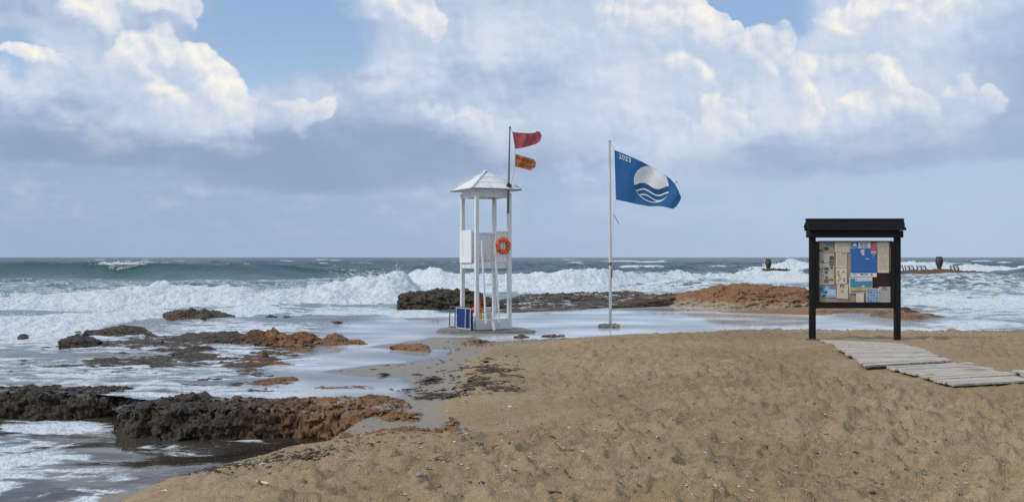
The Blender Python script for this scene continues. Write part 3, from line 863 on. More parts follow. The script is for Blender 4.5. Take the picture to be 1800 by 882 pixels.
rock('rock_bank', 'low sandy brown rock bank seen under and right of the notice board', [(1425, 556), (1500, 562), (1600, 570), (1710, 576), (1790, 580)], [(1425, 547), (1480, 541), (1560, 542), (1605, 547), (1660, 557), (1720, 567), (1790, 577)], 5.0, rust=0.75, sandy=0.45, rough=0.06, seed=38, scale=1.3, front=0.85, ease=1.2, broken=0.3, sink=0.05)
rock('sea_rock', 'dark jagged rocks at the water right beside the board', [(1580, 549), (1610, 553), (1640, 556)], [(1580, 541), (1592, 540), (1602, 545), (1615, 549), (1640, 554)], 2.0, rust=-0.1, rough=0.09, seed=34, scale=2.2)
rock('sea_rock', 'flat black rock in the wash at the right end of the sand bank', [(1695, 576), (1730, 577), (1768, 576)], [(1695, 573), (1715, 570), (1750, 573), (1768, 575)], 1.5, rust=-0.1, rough=0.05, seed=35)
# the far reef with the stone jars
rock('reef', 'low dark reef carrying the left stone jar', [(1335, 481), (1370, 482), (1408, 480)], [(1335, 476), (1342, 471.5), (1355, 473), (1375, 472.5), (1390, 475), (1408, 478)], 6, z0=0.0, rust=-0.05, rough=0.22, seed=36, scale=0.9, front=0.2)
rock('reef', 'long flat brown reef carrying the right stone jar and bench frames', [(1540, 484), (1620, 485), (1700, 485), (1800, 484)], [(1540, 477), (1580, 475), (1640, 473), (1690, 475.5), (1740, 479), (1800, 482)], 16, z0=0.0, rust=0.5, rough=0.14, seed=37, scale=0.9, front=0.4)

for k, (a, c, y0, y1, lb) in enumerate([(812, 868, 602, 595, 'brown weedy clump on the sand edge, left of the three'), (903, 928, 592, 587.5, 'brown weedy clump on the sand edge, middle of the three'), (952, 992, 590.5, 587, 'brown weedy clump on the sand edge, right of the three')]):
    rock('weed_clump', lb, [(a, y0), ((a + c) / 2, y0 + 1), (c, y0 - 1)], [(a, y0 - 1), (a + (c - a) * 0.3, y1 + 1), ((a + c) / 2, y1), (a + (c - a) * 0.75, y1 + 2), (c, y0 - 2)], 1.0, z0=0.30, rust=0.55, sandy=0.45, rough=0.05, seed=50 + k, scale=4)['category'] = 'seaweed'
# the flooded rock floor of the shelf: low crests break the water in streaks
t_ = np.linspace(-0.62, -0.02, 420); r_ = np.concatenate([np.geomspace(13.6, 24, 170), np.geomspace(24, 40, 80)[1:]])
BY_, BT_ = np.meshgrid(r_, t_, indexing='ij'); BX_ = BT_ * (BY_ + 1.0)
bpx = 900 + F * BX_ / BY_; bpy_ = 452 + F * (ZC - FILM) / BY_
reach = 1 - sstep(bpx + 0.0 * bpy_ + 60 * fbm(BX_ * 0.3, BY_ * 0.4, 3), ip(bpy_, (560, 480), (590, 560), (620, 500), (650, 470), (700, 520)), ip(bpy_, (560, 620), (600, 680), (640, 560), (700, 690)))
bz_ = FILM - 0.075 + 0.105 * ridged(BX_ * 0.42, BY_ * 0.85, 5, 0.6) * reach - 0.12 * (1 - reach) + 0.035 * fbm(BX_ * 3, BY_ * 3, 4, 0.6)
bz_ -= 0.5 * sstep(inside_dist(BX_, BY_, FRONT), -0.2, 0.3)
bz_ -= 0.10 * sstep(300 - bpx, 0, 300) * sstep(660 - bpy_, 0, 60)
kp = ((bz_ > FILM - 0.13) & (bpy_ > 577))[:-1, :-1]
me = grid_mesh('rock_floor', BX_, BY_, bz_, kp, {'rust': ip(bpx, (0, 0.0), (300, 0.1), (420, 0.3), (560, 0.75), (650, 1.0)), 'sandy': 0 * bpx, 'wash': 0.5 + 0 * bpx})
o = new_obj('rock_floor', me, m_rock); o['kind'] = 'structure'; o['label'] = 'flooded brown rock floor breaking through foam streaks'


# ------------------------------------------------------------------ building blocks
class MB:
    """collects simple shapes and links them as ONE mesh object"""
    def __init__(self):
        self.v = []; self.f = []

    def raw(self, v, f):
        o = len(self.v)
        self.v += [tuple(x) for x in v]; self.f += [tuple(i + o for i in q) for q in f]
        return self

    def box(self, c, s, rot=None, bev=0.0):
        bm = bmesh.new()
        bmesh.ops.create_cube(bm, size=1.0)
        for v in bm.verts:
            v.co = Vector((v.co.x * s[0], v.co.y * s[1], v.co.z * s[2]))
        if bev:
            bmesh.ops.bevel(bm, geom=list(bm.edges), offset=bev, segments=1, affect='EDGES')
        M_ = Matrix.Translation(Vector(c)) @ (rot.to_4x4() if rot is not None else Matrix.Identity(4))
        bm.verts.index_update()
        self.raw([M_ @ v.co for v in bm.verts], [[v.index for v in f.verts] for f in bm.faces])
        bm.free()
        return self

    def beam(self, a, b, w, d=None, up=(0, 0, 1), bev=0.0):
        a, b = Vector(a), Vector(b)
        z = (b - a).normalized(); x = Vector(up).cross(z)
        if x.length < 1e-4:
            x = Vector((1, 0, 0))
        x.normalize(); y = z.cross(x)
        return self.box((a + b) / 2, (w, d or w, (b - a).length), Matrix((x, y, z)).transposed(), bev)

    def tube(self, pts, r, n=8, closed=False, cap=True):
        pts = [Vector(p) for p in pts]
        m = len(pts)
        rr = r if isinstance(r, (list, tuple)) else [r] * m
        vs, fs = [], []
        for i, p in enumerate(pts):
            a = pts[(i - 1) % m] if (i or closed) else p
            c = pts[(i + 1) % m] if (i < m - 1 or closed) else p
            tg = (c - a).normalized()
            x = tg.cross(Vector((0.02, 0.05, 1)));
            if x.length < 0.05:
                x = tg.cross(Vector((1, 0.1, 0)))
            x.normalize(); y = tg.cross(x)
            vs += [p + rr[i] * (math.cos(2 * math.pi * k / n) * x + math.sin(2 * math.pi * k / n) * y) for k in range(n)]
        for i in range(m if closed else m - 1):
            j = (i + 1) % m
            fs += [(i * n + k, i * n + (k + 1) % n, j * n + (k + 1) % n, j * n + k) for k in range(n)]
        if cap and not closed:
            fs += [tuple(range(n))[::-1], tuple(range((m - 1) * n, m * n))]
        return self.raw(vs, fs)

    def lathe(self, prof, c=(0, 0, 0), n=20):
        vs, fs = [], []
        for r, z in prof:
            vs += [(c[0] + r * math.cos(2 * math.pi * k / n), c[1] + r * math.sin(2 * math.pi * k / n), c[2] + z) for k in range(n)]
        for i in range(len(prof) - 1):
            fs += [(i * n + k, i * n + (k + 1) % n, (i + 1) * n + (k + 1) % n, (i + 1) * n + k) for k in range(n)]
        fs += [tuple(range(n))[::-1], tuple(range((len(prof) - 1) * n, len(prof) * n))]
        return self.raw(vs, fs)

    def build(self, name, mat, parent=None, smooth=False):
        me = bpy.data.meshes.new(name)
        me.from_pydata(self.v, [], self.f)
        me.update()
        if smooth:
            me.polygons.foreach_set('use_smooth', np.ones(len(me.polygons), bool))
            try:
                me.set_sharp_from_angle(angle=math.radians(40))
            except Exception:
                pass
        return new_obj(name, me, mat, parent)


def empty(name, loc, rz=0.0, label=None, cat=None, group=None):
    o = bpy.data.objects.new(name, None)
    C.objects.link(o)
    o.location = loc; o.rotation_euler = (0, 0, rz); o.empty_display_size = 0.2
    tag(o, label, cat, group)
    return o


def tag(o, label=None, cat=None, group=None):
    if label: o['label'] = label
    if cat: o['category'] = cat
    if group: o['group'] = group
    return o


def simple(name, col, rough=0.6, var=0.25, scale=14.0, metal=0.0, spec=0.4, dirt=None, dirt_amt=0.4, bmp=0.25, stretch=(1, 1, 1)):
    m, b, pb, _ = mat_new(name)
    pos = b.v('MULTIPLY', b.n('NewGeometry').outputs['Position'], stretch)
    n = b.noise(pos, scale, 5, 0.65)
    lo = tuple(c * (1 - var) for c in col[:3]) + (1,); hi = tuple(min(1, c * (1 + var)) for c in col[:3]) + (1,)
    c = b.mix(b.step(n, 0.3, 0.7), lo, hi)
    if dirt:
        c = b.mix(b.step(b.noise(pos, scale * 0.3, 6, 0.7), 0.5, 0.72, 0.0, dirt_amt), c, dirt)
    b.put(pb.inputs['Base Color'], c)
    b.put(pb.inputs['Roughness'], b.step(n, 0.2, 0.8, max(rough - 0.1, 0.02), min(rough + 0.1, 1)))
    pb.inputs['Metallic'].default_value = metal
    pb.inputs['Specular IOR Level'].default_value = spec
    if bmp:
        b.put(pb.inputs['Normal'], bump(b, n, bmp, 0.01))
    return m


m_white = simple('white_paint', (0.70, 0.70, 0.685), 0.55, 0.07, 6.0, dirt=(0.36, 0.31, 0.25, 1), dirt_amt=0.75, stretch=(3, 3, 0.7))
m_white2 = simple('white_panel', (0.74, 0.745, 0.74), 0.5, 0.05, 5.0, dirt=(0.42, 0.39, 0.34, 1), dirt_amt=0.6, stretch=(3, 3, 0.7))
m_steel = simple('dull_steel', (0.16, 0.15, 0.145), 0.5, 0.3, 30, 0.5)
m_black = simple('black_rubber', (0.025, 0.025, 0.027), 0.6, 0.3, 20)
m_orange = simple('orange_plastic', (0.78, 0.12, 0.018), 0.42, 0.1, 10, dirt=(0.5, 0.09, 0.03, 1))
m_rope = simple('rope', (0.55, 0.52, 0.46), 0.9, 0.3, 60)
m_blue = simple('blue_canvas', (0.012, 0.038, 0.17), 0.75, 0.2, 40)
m_concrete = simple('wet_concrete', (0.17, 0.155, 0.135), 0.55, 0.3, 5, dirt=(0.06, 0.055, 0.05, 1))
m_dark = simple('dark_stained_wood', (0.015, 0.014, 0.0145), 0.75, 0.45, 9, spec=0.15, stretch=(0.6, 1, 9), dirt=(0.035, 0.032, 0.03, 1), dirt_amt=0.3)
m_darkpost = simple('dark_post_wood', (0.016, 0.015, 0.015), 0.75, 0.45, 9, spec=0.15, stretch=(9, 9, 0.8), dirt=(0.05, 0.047, 0.045, 1), dirt_amt=0.35)
m_yellow = simple('yellow_plastic', (0.70, 0.42, 0.02), 0.45, 0.1)
m_green = simple('green_plastic', (0.04, 0.22, 0.13), 0.45, 0.2)
m_red = simple('red_plastic', (0.45, 0.03, 0.02), 0.5, 0.2)
m_stone = simple('pale_stone', (0.36, 0.33, 0.28), 0.8, 0.3, 12, dirt=(0.07, 0.06, 0.05, 1), dirt_amt=0.8)
m_urn = simple('brown_stone', (0.075, 0.058, 0.045), 0.85, 0.35, 4)
m_navy = simple('navy_metal', (0.018, 0.028, 0.06), 0.5, 0.3, 10)
m_wood = simple('driftwood', (0.32, 0.25, 0.17), 0.85, 0.3, 30)

# ------------------------------------------------------------------ lifeguard tower
TY = 27.0
near = P(838, 580, TY)
ANG = math.radians(26)
HS = 0.49                                            # half the distance between the corner posts
R2 = Matrix.Rotation(ANG, 3, 'Z')
tc = Vector((near.x, near.y, near.z)) + R2 @ Vector((HS, HS, 0))
slab = MB()
slab.raw([(-1.32, -0.5, 0), (-0.9, -0.98, 0), (0.2, -1.0, 0), (1.30, -0.78, 0), (1.36, -0.5, 0), (0.9, 0.7, 0), (-0.6, 0.9, 0), (-1.25, 0.4, 0),
          (-1.36, -0.52, -0.13), (-0.92, -1.02, -0.13), (0.2, -1.04, -0.13), (1.34, -0.80, -0.13), (1.40, -0.5, -0.13), (0.92, 0.74, -0.13), (-0.62, 0.94, -0.13), (-1.29, 0.42, -0.13)],
         [tuple(range(8))] + [(i, i + 8, (i + 1) % 8 + 8, (i + 1) % 8) for i in range(8)])
o = slab.build('base_slab', m_concrete)
o.location = (tc.x, tc.y, tc.z - 0.012)
tag(o, 'low wet grey slab lying under the lifeguard tower', 'slab')

tw = empty('lifeguard_tower', tc, ANG, 'white wooden lifeguard tower with hipped roof and ladder', 'lifeguard tower')
pw_ = 0.105
for sx in (-1, 1):
    for sy in (-1, 1):
        MB().box((sx * HS, sy * HS, 1.87), (pw_, pw_, 3.74), bev=0.006).build('post', m_white, tw)
zt_ = 3.70
L = 2 * HS - pw_
for s_ in (-1, 1):
    MB().box((0, s_ * HS, zt_), (L - 0.004, 0.06, 0.17)).build('top_beam', m_white, tw)
    MB().box((s_ * HS, 0, zt_), (0.06, L - 0.004, 0.17)).build('top_beam', m_white, tw)
    MB().box((0, s_ * HS, 1.745), (L - 0.004, 0.07, 0.15)).build('floor_beam', m_white, tw)
    MB().box((s_ * HS, 0, 1.745), (0.07, L - 0.004, 0.15)).build('floor_beam', m_white, tw)
    MB().box((0, s_ * (HS + 0.01), 0.15), (L - 0.004, 0.045, 0.29)).build('base_board', m_white, tw)
    MB().box((s_ * (HS + 0.01), 0, 0.15), (0.045, L - 0.004, 0.29)).build('base_board', m_white, tw)
MB().box((0, 0, 1.835), (2 * HS - 0.08, 2 * HS - 0.08, 0.03)).build('floor', m_white, tw)
MB().box((0, 0, 0.24), (2 * HS - 0.08, 2 * HS - 0.08, 0.03)).build('floor', m_white, tw)


def plank_wall(axis, side, a0, a1, z0, z1, n, off=0.0):
    """upright boards between two posts, with a cap rail; each board an object"""
    w = (a1 - a0) / n
    me = MB().box((0, 0, 0), (w - 0.010, 0.018, z1 - z0) if axis == 'x' else (0.018, w - 0.010, z1 - z0), bev=0.004).build('board', m_white2, tw)
    for k in range(n):
        o_ = me if k == 0 else me.copy()
        if k:
            C.objects.link(o_)
        c_ = a0 + (k + 0.5) * w
        o_.location = (c_, side * (HS + off), (z0 + z1) / 2) if axis == 'x' else (side * (HS + off), c_, (z0 + z1) / 2)
        o_.parent = tw
    s = (a1 - a0, 0.05, 0.05) if axis == 'x' else (0.05, a1 - a0, 0.05)
    c = ((a0 + a1) / 2, side * (HS + off), z1 + 0.027) if axis == 'x' else (side * (HS + off), (a0 + a1) / 2, z1 + 0.027)
    MB().box(c, s).build('cap_rail', m_white, tw)


plank_wall('x', -1, 0.08, 0.435, 1.83, 2.64, 4)
plank_wall('x', 1, -0.435, 0.435, 1.83, 2.62, 9)
plank_wall('y', 1, -0.435, 0.435, 1.83, 2.62, 9)
MB().box((-HS - 0.075, 0.10, 2.27), (0.022, 0.80, 0.90), bev=0.004).build('side_panel', m_white2, tw)
MB().box((-HS - 0.055, -0.29, 2.27), (0.03, 0.04, 0.88)).build('panel_trim', m_white, tw)
# ladder
top_l, top_r = Vector((-0.37, -HS - 0.055, 2.42)), Vector((0.025, -HS - 0.055, 2.40))
bot_l, bot_r = Vector((-0.37, -HS - 0.34, 0.20)), Vector((0.025, -HS - 0.34, 0.20))
lad = empty('ladder', (0, 0, 0)); lad.parent = tw
MB().beam(bot_l, top_l, 0.05, 0.035, (0, 1, 0), 0.006).build('rail', m_white2, lad)
MB().beam(bot_r, top_r, 0.05, 0.035, (0, 1, 0), 0.006).build('rail', m_white2, lad)
for zz in (0.30, 0.62, 0.93, 1.24, 1.55):
    f_ = (zz - 0.20) / 2.22
    a_ = bot_l.lerp(top_l, f_); c_ = bot_r.lerp(top_r, f_)
    MB().beam(a_ + Vector((0.027, 0, 0)), c_ - Vector((0.027, 0, 0)), 0.045, 0.03).build('rung', m_white2, lad)
MB().beam((-0.10, -HS - 0.30, 0.0), (-0.10, -HS - 0.20, 0.24), 0.06, 0.04).build('foot_strut', m_white, lad)

# hipped roof: three lapped courses on each side, hip caps, a dark drip edge
RE, RZ0, RZ1 = 0.74, 3.83, 4.36
roof = MB().raw([(-RE + 0.03, -RE + 0.03, RZ0 - 0.012), (RE - 0.03, -RE + 0.03, RZ0 - 0.012), (RE - 0.03, RE - 0.03, RZ0 - 0.012), (-RE + 0.03, RE - 0.03, RZ0 - 0.012), (0, 0, RZ1 - 0.035)],
                [(3, 2, 1, 0), (0, 1, 4), (1, 2, 4), (2, 3, 4), (3, 0, 4)]).build('roof', m_white, tw)
for k in range(4):
    rot = Matrix.Rotation(k * math.pi / 2, 3, 'Z')
    for (f0, f1, lift) in ((1.0, 0.64, 0.022), (0.67, 0.33, 0.022), (0.36, 0.04, 0.022)):
        def pt(f, s, dz):
            return rot @ Vector((s * RE * f, -RE * f, RZ0 + (RZ1 - RZ0) * (1 - f) + dz))
        vs = [pt(f0, -1, lift), pt(f0, 1, lift), pt(f1, 1, 0.006), pt(f1, -1, 0.006), pt(f0, -1, lift - 0.022), pt(f0, 1, lift - 0.022), pt(f1, 1, -0.012), pt(f1, -1, -0.012)]
        MB().raw(vs, [(0, 1, 2, 3), (7, 6, 5, 4), (4, 5, 1, 0), (5, 6, 2, 1), (6, 7, 3, 2), (7, 4, 0, 3)]).build('roof_board', m_white2, roof)
    a_ = rot @ Vector((-RE - 0.015, -RE - 0.015, RZ0 + 0.018)); c_ = Vector((0, 0, RZ1 + 0.03))
    MB().beam(a_, c_, 0.05, 0.022).build('hip_cap', m_white, roof)
    a_ = rot @ Vector((-RE + 0.004, -RE - 0.004, RZ0 - 0.012)); c_ = rot @ Vector((RE - 0.004, -RE - 0.004, RZ0 - 0.012))
    MB().beam(a_, c_, 0.012, 0.024).build('drip_edge', m_steel, roof)


def flag_patch(top, bot, Y, nu=44, nv=24, wave=0.06, ph=0.0, depth=None):
    """cloth between a top and a bottom edge (photo pixels at distance Y), with folds in depth; returns f(u, v, off) -> point"""
    top, bot = np.asarray(top, float), np.asarray(bot, float)

    def along(pl, u):
        seg = np.hypot(*np.diff(pl, axis=0).T); s = np.concatenate([[0], np.cumsum(seg)]) / seg.sum()
        return np.interp(u, s, pl[:, 0]), np.interp(u, s, pl[:, 1])

    def f(u, v, off=0.0):
        x1, y1 = along(top, u); x0, y0 = along(bot, u)
        px, py = x0 + (x1 - x0) * v, y0 + (y1 - y0) * v
        k = min(1.0, u * 2.2)
        dd_ = wave * k * (math.sin(u * 9.0 + (1 - v) * 2.6 + ph) + 0.55 * math.sin(u * 17.0 - v * 4.5 + ph * 2) + 0.35 * math.sin(u * 5 + v * 7 + ph))
        return P(px, py, Y + dd_ - off)

    vs = [f(i / nu, j / nv) for i in range(nu + 1) for j in range(nv + 1)]
    fs = [(i * (nv + 1) + j, (i + 1) * (nv + 1) + j, (i + 1) * (nv + 1) + j + 1, i * (nv + 1) + j + 1) for i in range(nu) for j in range(nv)]
    return f, vs, fs


def cloth_mat(name, col, trans=0.38):
    m, b, pb, _ = mat_new(name)
    pos = b.n('NewGeometry').outputs['Position']
    n = b.noise(pos, 7, 4, 0.6)
    lo = tuple(c * 0.82 for c in col) + (1,); hi = tuple(min(1, c * 1.12) for c in col) + (1,)
    c = b.mix(n, lo, hi)
    b.put(pb.inputs['Base Color'], c); pb.inputs['Roughness'].default_value = 0.85
    pb.inputs['Specular IOR Level'].default_value = 0.15
    pb.inputs['Sheen Weight'].default_value = 0.1
    b.put(pb.inputs['Normal'], bump(b, b.noise(b.v('MULTIPLY', pos, (1, 1, 3)), 11, 4, 0.6), 0.5, 0.02))
    tl = b.n('BsdfTranslucent'); b.put(tl.inputs[0], c)                # thin cloth lets light through
    mx_ = b.n('MixShader'); mx_.inputs[0].default_value = trans
    b.t.links.new(pb.outputs[0], mx_.inputs[1]); b.t.links.new(tl.outputs[0], mx_.inputs[2]); b.t.links.new(mx_.outputs[0], _.inputs[0])
    return m


def text_on(name, s, f, u0, v0, hgt_v, asp, mat, parent, off=0.006, slant=0.0, width=None, extr=0):
    """lettering laid onto a curved cloth: letters become mesh, each point is carried to the cloth"""
    cu = bpy.data.curves.new(name, 'FONT'); cu.body = s; cu.resolution_u = 2
    ob = bpy.data.objects.new(name, cu); C.objects.link(ob)
    dg = bpy.context.evaluated_depsgraph_get(); dg.update()
    me = bpy.data.meshes.new_from_object(ob.evaluated_get(dg))
    bpy.data.objects.remove(ob)
    bm = bmesh.new(); bm.from_mesh(me)
    bmesh.ops.triangulate(bm, faces=bm.faces)
    bmesh.ops.subdivide_edges(bm, edges=[e for e in bm.edges if e.calc_length() > 0.2], cuts=1)
    xs = [v.co.x for v in bm.verts]; ys = [v.co.y for v in bm.verts]
    w0, h0 = max(xs) - min(xs), 0.7
    sc_ = (width / w0) if width else hgt_v * asp / h0
    for v in bm.verts:
        u = u0 + (v.co.x - min(xs)) * sc_
        vv = v0 + v.co.y * hgt_v / h0 + slant * (u - u0)
        v.co = f(min(max(u, 0.0), 1.0), min(max(vv, 0.0), 1.0), off)
    bm.to_mesh(me); bm.free()
    me.materials.clear()
    return new_obj(name, me, mat, parent)


# signal staff on the tower's right post, with its two flags
FY = 27.25
st = empty('signal_staff', P(894, 375, FY), 0, 'thin dark flag staff fixed to the right tower post', 'flag staff')
inv = lambda o, p: Vector(p) - Vector(o.location)
MB().tube([inv(st, P(893, 375, FY)), inv(st, P(894, 330, FY)), inv(st, P(896.3, 226, FY))], [0.03, 0.028, 0.018], 8).build('staff', m_steel, st, True)
MB().tube([inv(st, P(896.5, 226, FY)), inv(st, P(900.5, 231, FY)), inv(st, P(905.5, 263, FY - 0.02)), inv(st, P(905.2, 294, FY - 0.02)), inv(st, P(898.5, 323, FY))], 0.008, 5).build('halyard', m_rope, st)
MB().box(inv(st, P(895, 326, FY - 0.05)), (0.14, 0.06, 0.10), Matrix.Rotation(0.6, 3, 'Y'), 0.01).build('bracket', m_black, st)
MB().lathe([(0.0, -0.03), (0.03, -0.01), (0.03, 0.02), (0.0, 0.04)], inv(st, P(896.4, 224.5, FY)), 8).build('finial', m_steel, st, True)
m_fred = cloth_mat('faded_red_cloth', (0.42, 0.10, 0.115)); m_forg = cloth_mat('orange_cloth', (0.46, 0.165, 0.062)); m_ink = simple('black_print', (0.012, 0.011, 0.012), 0.8, 0.2)
f1, vs, fs = flag_patch([(900, 232), (915, 233.5), (930, 234.5), (940, 233.5), (944, 230.5), (949, 232), (952, 238)], [(905.5, 262), (918, 260), (932, 256.5), (943, 253), (949, 249), (951.5, 243)], FY, wave=0.05, ph=0.4)
o = MB().raw(vs, fs).build('red_flag', m_fred, None, True); tag(o, 'faded red warning flag flying above the orange one', 'flag')
f2, vs, fs = flag_patch([(906, 270.5), (918, 274.5), (930, 277.5), (939, 280.5), (942.5, 286)], [(905, 293), (915, 295), (926, 298), (932, 300.3), (936, 297), (941, 294)], FY, wave=0.035, ph=1.4)
of = MB().raw(vs, fs).build('orange_flag', m_forg, None, True); tag(of, 'small orange flag with black lettering under the red flag', 'flag')
text_on('lettering', '\u039d\u0391\u03a5\u0391\u0393\u039f\u03a3\u03a9\u03a3\u03a4\u0397\u03a3', f2, 0.08, 0.62, 0.19, 0.8, m_ink, of, width=0.88)
text_on('lettering', 'LIFE GUARD', f2, 0.20, 0.20, 0.19, 0.8, m_ink, of, width=0.70)

# lifebuoy on the ladder side
lb = empty('lifebuoy', (0, 0, 0), 0, 'orange lifebuoy hanging on the front of the tower', 'lifebuoy')
lc = tc + R2 @ Vector((0.27, -HS - 0.075, 2.285))
lb.location = lc; lb.rotation_euler = (0, 0.0, ANG)
N_ = 28
ring = [(0.165 * math.cos(2 * math.pi * k / N_), 0, 0.165 * math.sin(2 * math.pi * k / N_)) for k in range(N_)]
MB().tube(ring, 0.055, 12, closed=True).build('ring', m_orange, lb, True)
rope = [(0.222 * (1 + 0.05 * math.cos(8 * math.pi * k / 56)) * math.cos(2 * math.pi * k / 56), -0.012, 0.222 * (1 + 0.05 * math.cos(8 * math.pi * k / 56)) * math.sin(2 * math.pi * k / 56)) for k in range(56)]
MB().tube(rope, 0.007, 5, closed=True).build('grab_rope', m_orange, lb)
for k in range(4):
    a_ = math.pi / 4 + k * math.pi / 2
    q_ = [(0.165 * math.cos(a_ + e) , 0, 0.165 * math.sin(a_ + e)) for e in (-0.12, 0, 0.12)]
    MB().tube(q_, 0.058, 12).build('band', m_red, lb, True)
MB().tube([(0, 0.0, 0.215), (-0.02, 0.03, 0.27), (0.02, 0.03, 0.27), (0.0, 0, 0.215)], 0.006, 5).build('hanging_loop', m_rope, lb)

# folded blue lounger leaning at the tower's left foot
lo = empty('folded_lounger', (tc.x - 0.62, tc.y - 0.62, tc.z), math.radians(8), 'blue canvas lounger folded upright against the tower foot', 'lounger')
lx = lambda px, py, Y=26.9: inv(lo, P(px, py, Y))
lo.location = P(815, 581, 26.9); lo.rotation_euler = (0, 0, 0)
MB().raw([lx(803, 541.5), lx(826, 543.5, 26.75), lx(826, 577.5, 26.75), lx(803, 574.5), lx(803, 541.5, 26.97), lx(826, 543.5, 26.82), lx(826, 577.5, 26.82), lx(803, 574.5, 26.97)],
         [(0, 3, 2, 1), (4, 5, 6, 7), (0, 1, 5, 4), (1, 2, 6, 5), (2, 3, 7, 6), (3, 0, 4, 7)]).build('canvas', m_blue, lo)
m_alu = simple('white_tube', (0.62, 0.63, 0.64), 0.35, 0.1, 20, spec=0.5)
for a_, c_ in (((802, 540.5, 26.9), (827, 542.5, 26.74)), ((802, 575.5, 26.9), (826.5, 579, 26.74)), ((802, 540.5, 26.9), (802, 575.5, 26.9)), ((827, 542.5, 26.74), (826.5, 579, 26.74)), ((818.5, 541.5, 26.76), (817.5, 577.5, 26.76))):
    MB().tube([lx(*a_), lx(*c_)], 0.009, 8).build('frame_tube', m_alu, lo, True)
for a_, c_ in (((791, 539, 27.05), (790, 573.5, 27.05)), ((800.5, 540, 27.0), (799.5, 574, 27.0)), ((790.5, 538.5, 27.05), (822, 540.5, 27.0)), ((789, 573.5, 27.05), (802, 575, 27.0))):
    MB().tube([lx(*a_), lx(*c_)], 0.016, 8).build('leg_tube', m_steel, lo, True)
MB().box(lx(829.3, 562, 26.78), (0.07, 0.05, 0.52), Matrix.Rotation(-0.03, 3, 'Y'), 0.01).build('folded_back', m_navy, lo)

# gear kept between the tower legs
zf_ = tc.z + 0.256
o = MB().tube([(-0.16, 0, 0), (-0.12, 0, 0), (-0.10, 0, 0), (0.10, 0, 0), (0.12, 0, 0), (0.16, 0, 0)], [0.02, 0.06, 0.065, 0.065, 0.06, 0.02], 14).build('rescue_tube', m_orange, None, True)
o.location = P(838, 544, 27.25); o.rotation_euler = (0, 0.05, 0.45); tag(o, 'orange rescue tube behind the front tower post', 'rescue tube')
o = MB().box((0, 0, 0.12), (0.16, 0.05, 0.25), bev=0.015).build('red_board', m_red); o.location = P(841, 541, 27.4); tag(o, 'dark red board standing behind the ladder foot', 'board')


def bottle(name, mat, px, label, s=1.0, capm=None):
    e = empty(name, (0, 0, 0), 0, label, 'bottle')
    MB().lathe([(0.0, 0), (0.055, 0.0), (0.06, 0.02), (0.06, 0.13), (0.045, 0.165), (0.02, 0.18), (0.02, 0.20), (0.0, 0.2)], n=14).build('body', mat, e, True)
    MB().lathe([(0.0, 0.2), (0.024, 0.2), (0.024, 0.23), (0.0, 0.23)], n=10).build('cap', capm or m_white, e, True)
    g_ = P(px, 562, 27.3); e.location = (g_.x, g_.y, zf_); e.scale = (s, s, s)
    return e


bottle('canister', m_yellow, 843, 'yellow plastic canister left of the ladder foot', 1.25)
bottle('canister', m_green, 840.8, 'green plastic bottle behind the yellow canister', 1.5).location.y += 0.3
o = MB().tube([(0.13 * math.cos(k * 0.55) * (1 - 0.004 * k), 0.10 * math.sin(k * 0.55), 0.02 + 0.0055 * k) for k in range(58)], 0.018, 6).build('rope_coil', m_rope, None, True)
g_ = P(856, 562, 27.45); o.location = (g_.x, g_.y, zf_); tag(o, 'heap of pale coiled rope between the tower legs', 'rope')

# ------------------------------------------------------------------ blue flag on its white pole
PY = F * (ZC - FILM) / (575 - 452)
pb0 = P(1073, 575, PY)
fp = empty('flag_pole', pb0, 0, 'tall white metal flag pole standing in the shallow water', 'flag pole')
m_pole = simple('chalky_pole', (0.60, 0.58, 0.54), 0.5, 0.1, 3, dirt=(0.30, 0.17, 0.09, 1), dirt_amt=0.6, stretch=(6, 6, 1.2))
MB().tube([inv(fp, P(1073, 579, PY)), inv(fp, P(1072.6, 440, PY)), inv(fp, P(1071.5, 249, PY))], [0.045, 0.042, 0.034], 14).build('pole', m_pole, fp, True)
MB().lathe([(0.036, -0.02), (0.045, 0), (0.045, 0.02), (0.02, 0.035), (0.0, 0.04)], inv(fp, P(1071.5, 248.5, PY)), 12).build('truck', m_pole, fp, True)
MB().tube([inv(fp, P(1073.5, 250, PY - .04)), inv(fp, P(1080, 264, PY - .04)), inv(fp, P(1082.5, 350, PY - .04)), inv(fp, P(1078.5, 378, PY - .04)), inv(fp, P(1076, 440, PY - .04)), inv(fp, P(1075, 466, PY - .04))], 0.007, 5).build('halyard', m_rope, fp)
MB().tube([inv(fp, P(1078.5, 377, PY - .05)), inv(fp, P(1082, 383, PY - .05)), inv(fp, P(1088, 393, PY - .06))], 0.008, 5).build('rope_tail', m_black, fp)
MB().lathe([(0.05, -0.04), (0.06, -0.03), (0.06, 0.03), (0.05, 0.04)], inv(fp, P(1072.7, 463.5, PY)), 12).build('clamp', m_steel, fp, True)
MB().box(inv(fp, P(1075.5, 480, PY - .05)), (0.035, 0.05, 0.26), bev=0.008).build('cleat', m_steel, fp)
BF_T = [(1080, 264), (1092, 268.5), (1110, 276), (1130, 285), (1150, 296), (1166, 306), (1178, 314), (1187, 324), (1193, 336), (1197, 346)]
BF_B = [(1083, 351), (1100, 354.5), (1120, 359), (1140, 362.5), (1160, 362.5), (1172, 364.5), (1183, 367.3), (1189, 363), (1193, 357), (1197, 350)]
fb_, vs, fs = flag_patch(BF_T, BF_B, PY - 0.05, 64, 40, wave=0.075, ph=2.2)
m_fblue = cloth_mat('blue_flag_cloth', (0.050, 0.160, 0.36)); m_fwhite = cloth_mat('flag_white', (0.90, 0.89, 0.86), 0.05)
bf = MB().raw(vs, fs).build('blue_flag', m_fblue, None, True)
tag(bf, 'large blue flag with white disc and waves on the white pole', 'flag')
EX, EY, ER = 1145.0, 324.0, 32.0                       # emblem centre and radius in photo pixels


